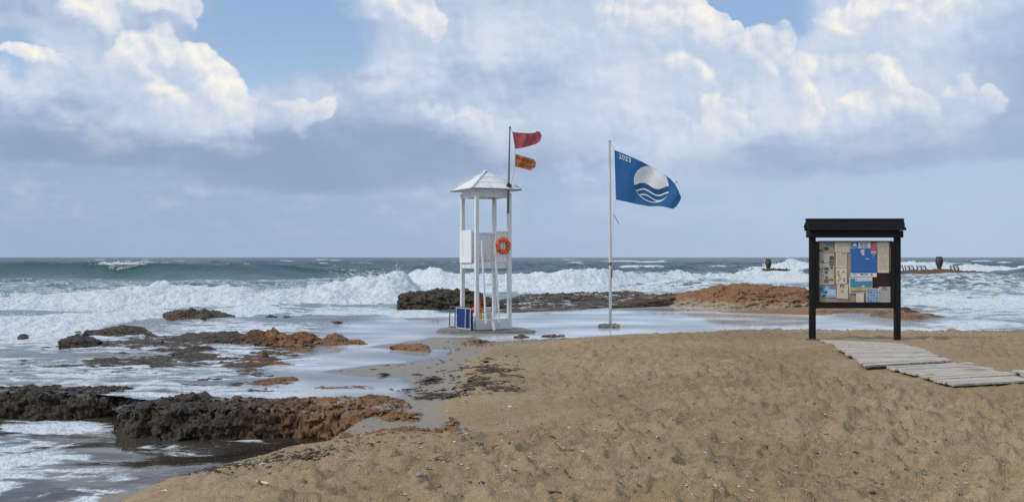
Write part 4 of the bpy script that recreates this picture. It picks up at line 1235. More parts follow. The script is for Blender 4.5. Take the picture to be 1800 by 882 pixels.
def disc_pt(a, b_):
    """emblem coordinates -1..1 -> u, v on the cloth"""
    px, py = EX + ER * (0.97 * a - 0.06 * b_), EY - ER * (b_ * 1.0 - 0.12 * a)
    u, v = 0.5, 0.5
    to = lambda q: (900 + F * q.x / q.y, 452 + F * (ZC - q.z) / q.y)
    for _ in range(6):
        x0, y0 = to(fb_(u, v)); x1, y1 = to(fb_(u + 1e-3, v)); x2, y2 = to(fb_(u, v + 1e-3))
        a11, a21, a12, a22 = (x1 - x0) * 1e3, (y1 - y0) * 1e3, (x2 - x0) * 1e3, (y2 - y0) * 1e3
        dt = a11 * a22 - a12 * a21
        ex, ey = px - x0, py - y0
        u = min(max(u + (ex * a22 - ey * a12) / dt, 0.0), 0.995); v = min(max(v + (ey * a11 - ex * a21) / dt, 0.0), 0.995)
    return u, v


def cloth_strip(name, lower, upper, mat, parent, off, n=48, m=8):
    """band between two curves lower(a), upper(a), a from -1 to 1, on the cloth"""
    vs, fs = [], []
    for i in range(n + 1):
        a = -1 + 2 * i / n
        for j in range(m + 1):
            b_ = lower(a) + (upper(a) - lower(a)) * j / m
            u, v = disc_pt(a, b_)
            vs.append(fb_(min(max(u, 0), 1), min(max(v, 0), 1), off))
    fs = [(i * (m + 1) + j, (i + 1) * (m + 1) + j, (i + 1) * (m + 1) + j + 1, i * (m + 1) + j + 1) for i in range(n) for j in range(m)]
    return MB().raw(vs, fs).build(name, mat, parent, True)


cir = lambda a: math.sqrt(max(0, 1 - a * a))


def wavec(h):
    def g(a):
        y = h + 0.13 * math.cos((a + 0.45) * 4.2)
        return max(-cir(a), min(cir(a), y))
    return g


cloth_strip('white_disc', lambda a: -cir(a), cir, m_fwhite, bf, 0.006)
for (h0_, h1_) in ((-0.10, -0.40), (-0.48, -0.70), (-0.77, -1.6)):
    lo_, up_ = wavec(h1_), wavec(h0_)
    inner = lambda a, g: max(-0.94 * cir(a), min(0.94 * cir(a), g(a)))
    cloth_strip('wave_band', lambda a: inner(a, lo_), lambda a: inner(a, up_), m_fblue, bf, 0.012, m=3)
text_on('year', '2023', fb_, 0.055, 0.865, 0.10, 0.8, m_fwhite, bf, off=0.008, width=0.155, slant=0.05)
MB().tube([P(1186, 323, PY - 0.1), P(1189, 321, PY - .1), P(1188, 318, PY - .1), P(1191, 322, PY - .1)], 0.006, 4).build('frayed_thread', m_black, bf)
rs = random.Random(4)
for k in range(13):
    a_ = 2 * math.pi * k / 13 + rs.uniform(-.15, .15)
    bm = bmesh.new(); bmesh.ops.create_icosphere(bm, subdivisions=2, radius=1)
    for v in bm.verts:
        v.co *= 0.85 + 0.3 * rs.random()
    me = bpy.data.meshes.new('stone'); bm.to_mesh(me); bm.free()
    me.polygons.foreach_set('use_smooth', np.ones(len(me.polygons), bool))
    o = new_obj('stone', me, m_stone)
    r_ = rs.uniform(0.17, 0.29)
    o.location = (pb0.x + r_ * math.cos(a_) * 0.95, pb0.y + r_ * math.sin(a_) * 1.1, FILM + 0.03)
    o.scale = (rs.uniform(.05, .10), rs.uniform(.06, .1), rs.uniform(.05, .085)); o.rotation_euler = (0, 0, rs.uniform(0, 6))
    tag(o, 'pale stone in the ring around the foot of the flag pole', 'stone', 'stones ringing the flag pole foot')

# ------------------------------------------------------------------ notice board
NY = 19.8
K = F / NY                                            # pixels per metre there
bx = lambda px: (px - 1502.0) / K                     # board coordinates: metres right of its middle ...
bz = lambda py: (597.0 - py) / K                      # ... and above its foot
foot = P(1502, 597, NY)
nb = empty('notice_board', foot, 0, 'dark wooden notice board with roof standing on the sand', 'notice board')


def slabx(name, px0, py0, px1, py1, y, t, mat, parent, bev=0.0):
    return MB().box(((bx(px0) + bx(px1)) / 2, y, (bz(py0) + bz(py1)) / 2), (abs(bx(px1) - bx(px0)), t, abs(bz(py1) - bz(py0))), bev=bev).build(name, mat, parent)


slabx('post', 1422.5, 409, 1433.2, 612, 0, 0.085, m_darkpost, nb, 0.006)
slabx('post', 1571.8, 409, 1582.3, 612, 0, 0.085, m_darkpost, nb, 0.006)
slabx('foot_plate', 1418.5, 595, 1437, 599, 0, 0.2, m_steel, nb, 0.004)
slabx('stile', 1433.3, 424, 1439, 542, -0.005, 0.09, m_darkpost, nb)
slabx('stile', 1565.8, 424, 1571.7, 542, -0.005, 0.09, m_darkpost, nb)
slabx('bottom_rail', 1439.1, 531, 1565.7, 541.5, -0.005, 0.09, m_dark, nb)
slabx('top_rail', 1439.1, 423.3, 1565.7, 425.2, -0.005, 0.09, m_dark, nb)
m_back = simple('brown_backing', (0.42, 0.31, 0.21), 0.85, 0.2, 5, dirt=(0.2, 0.13, 0.08, 1))
m_felt = simple('dark_felt', (0.035, 0.022, 0.02), 0.95, 0.2, 8)
slabx('backing', 1439.1, 425.3, 1565.7, 530.9, 0.02, 0.02, m_back, nb)
slabx('felt', 1534, 478, 1565.6, 506, 0.006, 0.004, m_felt, nb)
slabx('roof_beam', 1419, 405.5, 1585, 417.6, 0, 0.20, m_dark, nb, 0.01)
for s_ in (-1, 1):
    MB().beam((s_ * 0.93, -0.11, bz(405) + 0.02), (s_ * 0.93, 0.0, bz(388)), 0.05, 0.07).build('rafter', m_dark, nb)
    MB().beam((s_ * 0.93, 0.11, bz(405) + 0.02), (s_ * 0.93, 0.0, bz(388)), 0.05, 0.07).build('rafter', m_dark, nb)
rs = random.Random(9)
for sgn in (-1, 1):
    for k in range(4):
        f0, f1 = k / 4.0, (k + 1) / 4.0
        zr, ze = bz(386.2), bz(404)
        y0_, z0_ = sgn * (0.04 + 0.11 * f0), zr + (ze - zr) * f0
        y1_, z1_ = sgn * (0.04 + 0.11 * f1 + 0.012), zr + (ze - zr) * f1
        x_ = 0.962 + rs.uniform(-0.012, 0.012)
        th = 0.030
        MB().raw([(-x_, y0_, z0_), (x_, y0_, z0_), (x_, y1_, z1_ + 0.016), (-x_, y1_, z1_ + 0.016), (-x_, y0_, z0_ - th), (x_, y0_, z0_ - th), (x_, y1_, z1_ + 0.016 - th), (-x_, y1_, z1_ + 0.016 - th)],
                 [(0, 1, 2, 3), (7, 6, 5, 4), (4, 5, 1, 0), (5, 6, 2, 1), (6, 7, 3, 2), (7, 4, 0, 3)]).build('roof_board', m_dark, nb)
MB().box((0, 0, bz(386) + 0.006), (1.935, 0.13, 0.03), bev=0.005).build('ridge_board', m_dark, nb)


# ------------------------------------------------------------------ sheets pinned on the board
def paper_mat(name, paper, ink=None, lines=0, margin=0.12, dens=0.62):
    """paper with printed lines of unreadable small text"""
    m, b, pb, _ = mat_new(name)
    uv = b.n('TexCoord').outputs['UV']
    x, y, _z = b.sep(uv)
    c = b.mix(b.step(b.noise(uv, 3.0, 4, 0.6), 0.3, 0.75), tuple(q * 0.86 for q in paper) + (1,), paper + (1,))
    if lines:
        row = b.mul(y, float(lines))
        on = b.step(b.m('FRACT', row), 0.52, 0.60)
        words = b.noise(b.xyz(b.mul(x, 16.0), b.m('FLOOR', row), 0.0), 1.0, 2, 0.6)
        msk = b.mul(on, b.step(words, 1 - dens - 0.05, 1 - dens + 0.05))
        for v_, lo_, hi_ in ((x, margin, 1 - margin), (y, margin, 1 - margin)):
            msk = b.mul(msk, b.mul(b.step(v_, lo_ - 0.01, lo_ + 0.01), b.step(v_, hi_ + 0.01, hi_ - 0.01)))
        c = b.mix(b.mul(msk, 0.6), c, ink + (1,))
    b.put(pb.inputs['Base Color'], c); pb.inputs['Roughness'].default_value = 0.7
    pb.inputs['Specular IOR Level'].default_value = 0.25
    return m


Z5 = 150.0 / 1018.0
cx5 = lambda x: 1430 + x * Z5
cy5 = lambda y: 410 + y * Z5


def sheet(name, label, x0, y0, x1, y1, mat, tilt=0.0, y=0.006, cat='poster'):
    """paper sheet, a hair thick and slightly curled; coordinates on the board"""
    w, h = (cx5(x1) - cx5(x0)) / K, (cy5(y1) - cy5(y0)) / K
    n = 4
    vs, fs, uv = [], [], []
    for i in range(n + 1):
        for j in range(n + 1):
            a, c = i / n, j / n
            cur = 0.004 * ((2 * c - 1) ** 2) * (1 if (a > .5) else .4) * abs(2 * a - 1)
            vs.append(((a - 0.5) * w, -cur, (c - 0.5) * h)); uv.append((a, c))
    fs = [(i * (n + 1) + j, (i + 1) * (n + 1) + j, (i + 1) * (n + 1) + j + 1, i * (n + 1) + j + 1) for i in range(n) for j in range(n)]
    o = MB().raw(vs, fs).build(name, mat, None, True)
    ul = o.data.uv_layers.new(name='UVMap')
    for lp in o.data.loops:
        ul.data[lp.index].uv = uv[lp.vertex_index]
    o.location = (foot.x + (bx(cx5(x0)) + bx(cx5(x1))) / 2, foot.y - y + 0.006, foot.z + (bz(cy5(y0)) + bz(cy5(y1))) / 2)
    o.rotation_euler = (0, tilt, 0)
    tag(o, label, cat, 'sheets pinned on the notice board')
    o['_c'] = ((x0 + x1) / 2, (y0 + y1) / 2)
    return o


def print_on(o, name, x0, y0, x1, y1, col, off=0.007, pts=None, m=None):
    cx, cy = o['_c']
    f = lambda x, y: ((x - cx) * Z5 / K, -off, -(y - cy) * Z5 / K)
    key = 'ink_%02d%02d%02d' % tuple(int(c * 99) for c in col)
    mt = m or bpy.data.materials.get(key) or simple(key, col, 0.6, 0.12, 40, bmp=0)
    q = [f(*p) for p in (pts or [(x0, y1), (x1, y1), (x1, y0), (x0, y0)])]
    return MB().raw(q, [tuple(range(len(q)))]).build(name, mt, o)


INK = (0.05, 0.05, 0.055)
cream = (0.76, 0.67, 0.51); cream2 = (0.70, 0.60, 0.45); white_ = (0.80, 0.82, 0.84)
p_plain = paper_mat('yellowed_paper', cream2, INK, 14, 0.12, 0.25)
p_letter = paper_mat('typed_paper', cream, INK, 26, 0.1, 0.6)
p_sparse = paper_mat('sparse_paper', cream, INK, 13, 0.12, 0.35)
p_white = paper_mat('white_paper', white_, INK, 0)
p_wtype = paper_mat('white_typed_paper', (0.60, 0.58, 0.52), INK, 30, 0.1, 0.6)
p_pic = paper_mat('collage_paper', (0.62, 0.56, 0.43), INK, 24, 0.04, 0.5)

s1_ = sheet('printed_sheet', 'photo sheet with blue sky corner at the board top left', 60, 108, 245, 228, paper_mat('photo_paper', (0.42, 0.35, 0.25), INK, 0))
print_on(s1_, 'picture', 75, 112, 243, 150, (0.12, 0.20, 0.28), pts=[(100, 112), (243, 112), (243, 172), (190, 150), (140, 132)])
print_on(s1_, 'picture', 120, 165, 180, 190, (0.05, 0.05, 0.06)); print_on(s1_, 'picture', 70, 190, 115, 214, (0.07, 0.11, 0.15)); print_on(s1_, 'picture', 132, 192, 166, 206, (0.09, 0.09, 0.09))
s2_ = sheet('printed_sheet', 'cream sheet with grey column and dark blue picture, second in left column', 62, 235, 243, 350, p_pic)
print_on(s2_, 'picture', 68, 243, 112, 322, (0.33, 0.34, 0.33)); print_on(s2_, 'picture', 190, 272, 238, 318, (0.07, 0.09, 0.15)); print_on(s2_, 'picture', 90, 328, 122, 344, (0.1, 0.1, 0.1)); print_on(s2_, 'picture', 186, 328, 238, 348, (0.09, 0.09, 0.1))
s3_ = sheet('printed_sheet', 'tall cream collage of small dark pictures, third in left column', 60, 357, 244, 610, p_pic)
for (a, c, e, g) in ((188, 362, 242, 380), (198, 392, 230, 422), (130, 408, 178, 435), (132, 450, 168, 476), (100, 415, 116, 428), (72, 425, 84, 440), (92, 450, 108, 462), (105, 498, 116, 512), (140, 512, 164, 536), (190, 545, 236, 560)):
    print_on(s3_, 'picture', a, c, e, g, (0.10, 0.14, 0.13) if a == 198 else (0.08, 0.08, 0.075))
for i in range(4):
    for j in range(3):
        print_on(s3_, 'picture', 126 + i * 15, 545 + j * 17, 136 + i * 15, 557 + j * 17, (0.06, 0.06, 0.06))
sheet('printed_sheet', 'blank yellowed sheet at the top of the second column', 252, 100, 434, 226, p_plain)
s5_ = sheet('printed_sheet', 'cream typed letter under the blank sheet in the second column', 266, 232, 394, 410, p_letter, 0.02, 0.010)
print_on(s5_, 'stamp', 334, 238, 350, 247, (0.06, 0.06, 0.06)); print_on(s5_, 'stamp', 366, 240, 384, 249, (0.06, 0.06, 0.06))
s6_ = sheet('printed_sheet', 'cream sheet dotted with small black pictures in the second column', 268, 416, 396, 598, p_sparse, 0.01, 0.012)
for (a, c) in ((284, 448), (346, 452), (284, 478), (292, 502), (304, 536), (354, 536), (284, 558), (354, 560)):
    print_on(s6_, 'picture', a, c, a + 18, c + 12, (0.05, 0.05, 0.05))
s7_ = sheet('printed_sheet', 'tilted cream notice with dark emblem at the foot of the second column', 276, 604, 412, 778, p_plain, 0.045, 0.014)
print_on(s7_, 'emblem_box', 312, 612, 358, 644, (0.05, 0.06, 0.09))
print_on(s7_, 'emblem_arch', 0, 0, 0, 0, (0.6, 0.57, 0.5), 0.010, [(322, 640), (348, 640), (345, 628), (335, 622), (325, 628)])
print_on(s7_, 'print_mark', 330, 684, 352, 696, (0.09, 0.09, 0.09))
s8_ = sheet('brochure', 'glossy light blue brochure at the board bottom left', 82, 632, 272, 762, paper_mat('blue_brochure', (0.36, 0.52, 0.68), INK, 0), 0, 0.01)
print_on(s8_, 'picture', 0, 0, 0, 0, (0.06, 0.20, 0.38), pts=[(84, 634), (130, 634), (112, 700), (84, 700)]); print_on(s8_, 'picture', 190, 634, 268, 658, (0.10, 0.26, 0.44)); print_on(s8_, 'picture', 116, 690, 158, 712, (0.05, 0.10, 0.17))
print_on(s8_, 'picture', 0, 0, 0, 0, (0.05, 0.10, 0.16), pts=[(92, 756), (140, 756), (148, 728), (112, 730)]); print_on(s8_, 'picture', 165, 670, 262, 740, (0.46, 0.60, 0.74))
s9_ = sheet('poster', 'large blue poster headed BLUE FLAG in the board middle', 440, 102, 752, 520, p_white, 0, 0.012)
print_on(s9_, 'blue_field', 441, 178, 751, 467, (0.035, 0.145, 0.40)); print_on(s9_, 'footer_line', 441, 461, 751, 468, (0.015, 0.05, 0.16), 0.009)
print_on(s9_, 'emblem_box', 448, 112, 528, 168, (0.02, 0.10, 0.26), 0.009)
print_on(s9_, 'emblem_arch', 0, 0, 0, 0, (0.7, 0.72, 0.74), 0.011, [(462, 150), (514, 150), (510, 134), (500, 122), (488, 118), (476, 122), (466, 134)])
print_on(s9_, 'emblem_wave', 462, 153, 514, 157, (0.6, 0.66, 0.72), 0.011)
print_on(s9_, 'red_box', 680, 103, 745, 206, (0.52, 0.07, 0.09), 0.009); print_on(s9_, 'pink_box', 682, 206, 745, 244, (0.62, 0.33, 0.40), 0.009)
for yy in (118, 142, 176):
    print_on(s9_, 'pale_line', 690, yy, 736, yy + 10, (0.62, 0.26, 0.27), 0.011)
print_on(s9_, 'land_shape', 0, 0, 0, 0, (0.58, 0.58, 0.54), 0.009, [(556, 212), (566, 194), (590, 188), (608, 196), (600, 208), (612, 222), (598, 228), (604, 244), (606, 266), (592, 258), (586, 272), (574, 252), (566, 236)])
print_on(s9_, 'land_shape', 0, 0, 0, 0, (0.62, 0.64, 0.62), 0.009, [(612, 302), (640, 298), (664, 306), (660, 312), (634, 308), (614, 307)])
print_on(s9_, 'land_shape', 706, 250, 724, 268, (0.40, 0.46, 0.56), 0.009); print_on(s9_, 'land_shape', 694, 282, 704, 290, (0.5, 0.56, 0.6), 0.009)
for (a, e, cc) in ((556, 592, (0.03, 0.04, 0.09)), (598, 618, (0.25, 0.25, 0.27)), (626, 640, (0.06, 0.06, 0.1)), (684, 698, (0.05, 0.13, 0.33)), (456, 510, (0.42, 0.43, 0.45))):
    print_on(s9_, 'logo', a, 482, e, 494 if a != 684 else 504, cc, 0.009)


def flat_text(s, x, y, hgt, o, mat, width=None):
    cx, cy = o['_c']
    return text_on('lettering', s, lambda u, v, off: Vector(((x + u * 1000 - cx) * Z5 / K, -0.010, -(y - v * 1000 - cy) * Z5 / K)), 0, 0, hgt / 1000.0, 1.0, mat, o, width=width / 1000.0 if width else None)


flat_text('BLUE', 560, 138, 22, s9_, m_ink, 78); flat_text('FLAG', 560, 168, 22, s9_, m_ink, 82)
s10_ = sheet('map_sheet', 'teal sea map with green strip under the blue poster', 424, 527, 700, 712, p_white, -0.02, 0.016)
print_on(s10_, 'sea_field', 436, 536, 692, 640, (0.06, 0.27, 0.38)); print_on(s10_, 'legend', 497, 534, 690, 570, (0.66, 0.69, 0.70), 0.009)
print_on(s10_, 'land', 434, 646, 692, 690, (0.50, 0.42, 0.22), 0.009); print_on(s10_, 'green_strip', 434, 682, 620, 698, (0.14, 0.24, 0.05), 0.011); print_on(s10_, 'red_patch', 502, 655, 570, 682, (0.52, 0.30, 0.16), 0.011)
print_on(s10_, 'coast', 0, 0, 0, 0, (0.6, 0.56, 0.46), 0.010, [(560, 644), (580, 622), (602, 616), (606, 640), (612, 644)])
for a in (508, 540, 580, 612, 648):
    print_on(s10_, 'legend_mark', a, 545, a + 14, 556, (0.08, 0.16, 0.30) if a == 508 else (0.45, 0.45, 0.44), 0.011)
sheet('printed_sheet', 'long typed cream sheet at the board top right', 762, 105, 896, 470, p_letter, 0, 0.010)
sheet('printed_sheet', 'small cream slip hanging below the teal map', 506, 712, 600, 826, p_sparse, 0.01, 0.012)
s13_ = sheet('poster', 'white sheet with a grid of blue pictures at the board bottom', 625, 656, 775, 830, p_white, 0, 0.022)
print_on(s13_, 'caption', 634, 664, 764, 682, (0.20, 0.32, 0.50))
for i in range(4):
    for j in range(4):
        print_on(s13_, 'picture', 630 + i * 36, 690 + j * 34, 660 + i * 36, 716 + j * 34, [(0.20, 0.31, 0.47), (0.27, 0.38, 0.54), (0.14, 0.25, 0.42)][(i * 2 + j) % 3])
s14_ = sheet('printed_sheet', 'white typed letter with dark emblem at the board bottom right', 776, 637, 914, 824, p_wtype, 0, 0.012)
print_on(s14_, 'emblem_box', 822, 642, 862, 672, (0.03, 0.05, 0.09)); print_on(s14_, 'emblem_arch', 0, 0, 0, 0, (0.6, 0.6, 0.6), 0.010, [(830, 668), (854, 668), (851, 656), (842, 651), (833, 656)])
for o in list(bpy.data.objects):
    if '_c' in o.keys():
        del o['_c']

# ------------------------------------------------------------------ boardwalk mats
m_plank, b, pb, _ = mat_new('weathered_white_plank')
pos = b.n('NewGeometry').outputs['Position']
rnd = b.n('ObjectInfo').outputs['Random']
g1 = b.noise(b.v('ADD', b.v('MULTIPLY', pos, (1.2, 14.0, 1.0)), b.xyz(b.mul(rnd, 40), b.mul(rnd, 17), 0.0)), 3.2, 6, 0.68)
g2 = b.noise(b.v('MULTIPLY', pos, (0.9, 5.0, 1.0)), 3.5, 5, 0.7)
c = b.mix(b.step(g1, 0.36, 0.66), (0.30, 0.262, 0.21, 1), (0.63, 0.58, 0.50, 1))
c = b.mix(b.step(rnd, 0.0, 1.0, 0.0, 0.35), c, (0.47, 0.42, 0.35, 1))
c = b.mix(b.step(g2, 0.56, 0.72, 0.0, 0.75), c, (0.38, 0.29, 0.19, 1))
b.put(pb.inputs['Base Color'], c); pb.inputs['Roughness'].default_value = 0.85; pb.inputs['Specular IOR Level'].default_value = 0.2
b.put(pb.inputs['Normal'], bump(b, g1, 0.5, 0.01))
m_under = simple('dark_bearer', (0.05, 0.042, 0.035), 0.9, 0.3)


def mat_section(label, tl, tr, br, bl, n, zoff, seed, thick=0.035):
    rs = random.Random(seed)
    zz = [WALK_Z + zoff] * 4
    q = [G(p[0], p[1], z) for p, z in zip((tl, tr, br, bl), zz)]
    cen = (q[0] + q[1] + q[2] + q[3]) / 4
    e = empty('boardwalk_section', (cen.x, cen.y, WALK_Z + zoff - thick), 0, label, 'boardwalk', 'boardwalk sections laid on the sand')
    for k in range(n):
        f0, f1 = (k + 0.04) / n, (k + 1 - 0.05) / n
        ja, jb = rs.uniform(-0.035, 0.035), rs.uniform(-0.035, 0.035)
        A, B_, C_, D_ = q[0].lerp(q[3], f0), q[1].lerp(q[2], f0), q[1].lerp(q[2], f1), q[0].lerp(q[3], f1)
        ux = (B_ - A).normalized()
        pts_ = [A - ux * ja, B_ + ux * jb, C_ + ux * jb, D_ - ux * ja]
        dz = [rs.uniform(-0.009, 0.010) for _ in range(2)]
        tp = [Vector((p.x, p.y, p.z + dz[0 if i in (0, 3) else 1])) - Vector(e.location) for i, p in enumerate(pts_)]
        bt = [p - Vector((0, 0, thick * 0.75)) for p in tp]
        MB().raw(tp + bt, [(3, 2, 1, 0), (4, 5, 6, 7), (0, 1, 5, 4), (1, 2, 6, 5), (2, 3, 7, 6), (3, 0, 4, 7)]).build('plank', m_plank, e)
    for f in (0.12, 0.5, 0.88):
        a_, c_ = q[0].lerp(q[1], f), q[3].lerp(q[2], f)
        o_ = Vector(e.location) + Vector((0, 0, thick * 0.25 + 0.012))
        MB().beam(Vector((a_.x, a_.y, a_.z - thick)) - Vector(e.location), Vector((c_.x, c_.y, c_.z - thick)) - Vector(e.location), 0.05, 0.02).build('bearer', m_under, e)
    return e


mat_section('sand-strewn plank mat starting at the notice board foot', (1440, 597), (1572, 601.5), (1628, 613), (1478, 609), 4, 0.005, 1)
mat_section('pale weathered plank mat in the middle of the walkway', (1472, 609.5), (1620, 612), (1671, 634), (1523, 642), 11, 0.035, 2)
mat_section('pale plank mat nearest the camera at the bend of the walkway', (1556, 643), (1703, 636), (1818, 668), (1677, 674.5), 12, 0.02, 3)
mat_section('plank mat running out of the picture at the right edge', (1776, 650), (1960, 643), (2010, 664), (1826, 668), 5, 0.035, 4)

# ------------------------------------------------------------------ far reef: stone jars and bench frames
UY = F * (ZC - 0.55) / (474.0 - 452)
PXM = F / UY
def jar(px, pytop, pybot, wide, label):
    h = (pybot - pytop) / PXM + 0.15; r = wide / 2 / PXM
    e = empty('stone_jar', P(px, pybot, UY) - Vector((0, 0, 0.15)), 0, label, 'stone jar', 'stone jars on the reef')
    MB().lathe([(0.5 * r, 0), (0.5 * r, 0.12 * h), (0.58 * r, 0.25 * h), (0.82 * r, 0.42 * h), (r, 0.62 * h), (0.96 * r, 0.78 * h), (0.80 * r, 0.9 * h), (0.70 * r, 0.94 * h)], n=18).build('body', m_urn, e, True)
    MB().lathe([(0.70 * r, 0.94 * h), (0.78 * r, 0.95 * h), (0.78 * r, h), (0.5 * r, h), (0.45 * r, 0.97 * h)], n=18).build('rim', simple('dark_rim', (0.03, 0.026, 0.024), 0.8), e, True)
jar(1350.5, 455, 474, 11, 'brown stone jar on the small reef left of the board')
jar(1651, 451, 473.5, 13, 'brown stone jar on the long reef right of the board')
for k, (p0, p1, lb_) in enumerate([(1576, 1587, 'navy bench frame half hidden by the right board post'), (1591, 1605.5, 'navy bench frame next to the board on the reef'), (1612, 1627, 'navy bench frame nearest the left of the right stone jar'), (1671, 1684, 'navy bench frame right of the stone jar on the reef')]):
    e = empty('bench_frame', P((p0 + p1) / 2, 475, UY - 1), 0, lb_, 'bench', 'bench frames on the reef')
    w = (p1 - p0) / PXM; h = 8.5 / PXM
    for x in (-w / 2, 0, w / 2):
        MB().beam((x, -0.2, 0), (x, 0.2, h), 0.09).build('upright', m_navy, e); MB().beam((x, -0.35, -0.15), (x, -0.2, h * 0.45), 0.08).build('leg', m_navy, e)
    for zz in (h * 0.98, h * 0.72):
        MB().beam((-w / 2, 0.2 * zz / h, zz), (w / 2, 0.2 * zz / h, zz), 0.08, up=(0, 1, 0)).build('back_rail', m_navy, e)
    MB().box((0, -0.1, h * 0.40), (w, 0.45, 0.07)).build('seat', m_navy, e)
for px, py, lb_ in ((1630, 521.5, 'small yellow buoy nearer the board in the right foam'), (1747, 520.5, 'small yellow buoy farther right in the foam')):
    g_ = G(px, py, FILM * 0.5)
    e = empty('buoy', (g_.x, g_.y, 0.25), 0, lb_, 'buoy')
    MB().lathe([(0, -0.08), (0.06, -0.06), (0.085, 0.0), (0.06, 0.06), (0, 0.08)], n=12).build('float', m_yellow, e, True)
    MB().lathe([(0.0, 0.07), (0.02, 0.07), (0.02, 0.12), (0, 0.12)], n=8).build('eye', m_black, e, True)

# ------------------------------------------------------------------ small things on the sand
def pebble(name, px, py, s, mat, label, cat, seed):
    g_ = G(px, py, 0.6); gz = ground_z(g_.x, g_.y)
    g_ = G(px, py, gz); gz = ground_z(g_.x, g_.y)
    rs = random.Random(seed)
    bm = bmesh.new(); bmesh.ops.create_icosphere(bm, subdivisions=2, radius=1)
    for v in bm.verts:
        v.co *= 0.82 + 0.36 * rs.random()
    me = bpy.data.meshes.new(name); bm.to_mesh(me); bm.free()
    me.polygons.foreach_set('use_smooth', np.ones(len(me.polygons), bool))
    o = new_obj(name, me, mat); o.location = (g_.x, g_.y, gz + s[2] * 0.4); o.scale = s
    return tag(o, label, cat)


pebble('pebble', 736, 842, (0.028, 0.02, 0.016), simple('grey_stone', (0.22, 0.24, 0.27), 0.7), 'blue-grey pebble on the foreground sand', 'pebble', 1)
pebble('pebble', 1533, 864, (0.024, 0.018, 0.013), simple('red_stone', (0.16, 0.07, 0.04), 0.8), 'small reddish pebble on the sand at lower right', 'pebble', 2)


def stick(px0, py0, px1, py1, r, label, mat=m_wood):
    pts_ = []
    for f in (0, 0.33, 0.66, 1):
        px, py = px0 + (px1 - px0) * f, py0 + (py1 - py0) * f
        g_ = G(px, py, 0.6)
        for _ in range(3):
            g_ = G(px, py, ground_z(g_.x, g_.y))
        pts_.append((g_.x, g_.y, g_.z + r * 0.6))
    o = MB().tube(pts_, [r, r * 0.9, r * 0.85, r * 0.6], 7).build('stick', mat, None, True)
    return tag(o, label, 'stick')


stick(1456, 847, 1491, 850, 0.007, 'short pale stick on the bare foreground sand')
stick(452, 846, 472, 851, 0.012, 'pale driftwood stick among the litter at lower left', simple('bleached_wood', (0.55, 0.48, 0.36), 0.8))
stick(455, 836, 495, 826, 0.007, 'thin brown stick above the pale driftwood stick')
stick(690, 843 - 70, 702, 768, 0.006, 'dark twig on the sand right of the rust ledge')

# ------------------------------------------------------------------ washed-up weed, shells and chips: too many to count
rg = np.random.default_rng(77)


def scatter(name, label, cat, spots, mat, size, flat=0.35, stretch=3.0):
    """many little flat chips lying on the sand"""
    P2 = []
    for (cx, cy, sx, sy, n, z) in spots:
        px = rg.normal(cx, sx, n); py = rg.normal(cy, sy, n)
        py = np.clip(py, 560, 900)
        Y = F * (ZC - z) / (py - 452)
        P2.append(np.stack([(px - 900) / F * Y, Y], -1))
    P2 = np.concatenate(P2).astype(np.float32)
    z = terrain(P2[:, 0][:, None], P2[:, 1][:, None])[0][:, 0]
    n = len(P2)
    a = rg.uniform(0, 6.28, n); s = size * np.exp(rg.normal(0, 0.45, n)); l = s * rg.uniform(1, stretch, n)
    tl = rg.uniform(-0.5, 0.5, (n, 2))
    base = np.array([[-1, -1, 0], [1, -0.8, 0], [1.1, 0.9, 0], [-0.9, 1, 0], [0, 0, 1.0]], np.float32)
    v = np.broadcast_to(base, (n, 5, 3)).copy() * (1 + rg.uniform(-0.35, 0.35, (n, 5, 3)))
    x = v[:, :, 0] * l[:, None]; y = v[:, :, 1] * s[:, None]; h = v[:, :, 2] * s[:, None] * flat + s[:, None] * flat * 0.3
    ca, sa = np.cos(a)[:, None], np.sin(a)[:, None]
    h = h + tl[:, :1] * x * 0.4 + tl[:, 1:] * y * 0.4
    co = np.stack([P2[:, :1] + ca * x - sa * y, P2[:, 1:] + sa * x + ca * y, z[:, None] + h], -1).reshape(-1, 3)
    f = np.array([[0, 1, 4], [1, 2, 4], [2, 3, 4], [3, 0, 4]], np.int32)
    fc = (np.arange(n, dtype=np.int32)[:, None, None] * 5 + f[None]).reshape(-1, 3)
    me = bpy.data.meshes.new(name)
    me.from_pydata(co.tolist(), [], fc.tolist()); me.update()
    o = new_obj(name, me, mat); o['kind'] = 'stuff'
    return tag(o, label, cat)


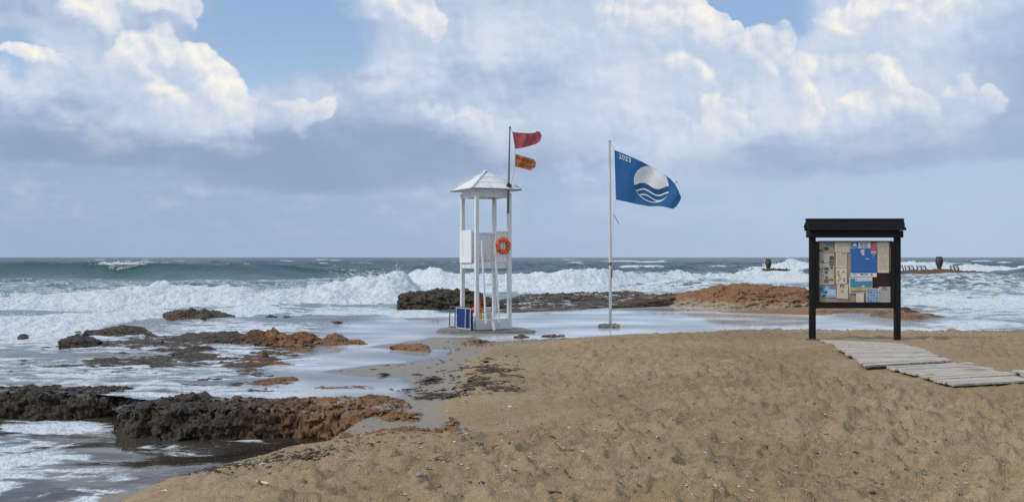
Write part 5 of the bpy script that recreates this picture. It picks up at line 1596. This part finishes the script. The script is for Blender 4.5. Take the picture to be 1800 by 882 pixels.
m_weed = simple('dry_weed', (0.062, 0.044, 0.029), 0.85, 0.6, 30)
m_shell = simple('shell_chips', (0.56, 0.50, 0.42), 0.6, 0.25, 60)
scatter('seaweed_litter', 'dark washed-up seaweed scraps on wet sand beside the pools', 'seaweed',
        [(850, 652, 45, 14, 130, .38), (790, 684, 30, 4, 90, .36), (845, 668, 22, 4, 80, .40), (758, 661, 10, 2.2, 60, .36), (868, 644, 14, 2.0, 90, .42), (885, 672, 16, 2, 70, .45), (840, 640, 20, 2, 60, .40), (770, 690, 30, 2, 60, .36), (720, 676, 20, 5, 30, .34), (735, 625, 60, 14, 50, .34), (620, 640, 60, 20, 40, .3)], m_weed, 0.017, 0.5, 4.5)
scatter('beach_litter', 'brown plant scraps along the water edge at lower left', 'litter',
        [(300, 868, 60, 9, 220, .15), (420, 840, 60, 10, 260, .3), (520, 815, 40, 12, 200, .35), (540, 822, 18, 5, 160, .35), (600, 795, 45, 12, 130, .4), (470, 825, 70, 14, 200, .3), (270, 876, 40, 6, 200, .1), (760, 760, 80, 20, 60, .5)], simple('brown_scraps', (0.055, 0.038, 0.024), 0.85, 0.6, 30), 0.0065, 0.6, 4.5)
scatter('sand_crumbs', 'scattered dark crumbs and twigs over the trodden sand', 'litter', [(1250, 740, 320, 80, 700, .62), (900, 760, 160, 60, 260, .6), (1000, 640, 160, 30, 260, .55), (1600, 800, 200, 60, 150, .65)], m_weed, 0.0055, 0.6, 4.0)
scatter('shell_chips', 'white shell chips scattered over the sand', 'shells', [(800, 790, 160, 50, 420, .55), (1150, 750, 320, 80, 700, .62), (560, 820, 110, 28, 320, .35), (820, 665, 60, 25, 160, .42), (1500, 800, 220, 60, 260, .65)], m_shell, 0.0055, 0.5, 1.6)
scatter('rust_crumbs', 'rust-coloured crumbs strewn at the end of the front ledge', 'crumbs', [(740, 755, 30, 6, 260, .34), (640, 772, 45, 6, 120, .2), (880, 592, 25, 2, 120, .4), (980, 588, 30, 1.6, 120, .42), (840, 597, 22, 2, 120, .4), (690, 770, 40, 10, 100, .35)], simple('rust_crumb', (0.20, 0.105, 0.05), 0.9, 0.4, 20), 0.012, 0.7, 1.6)
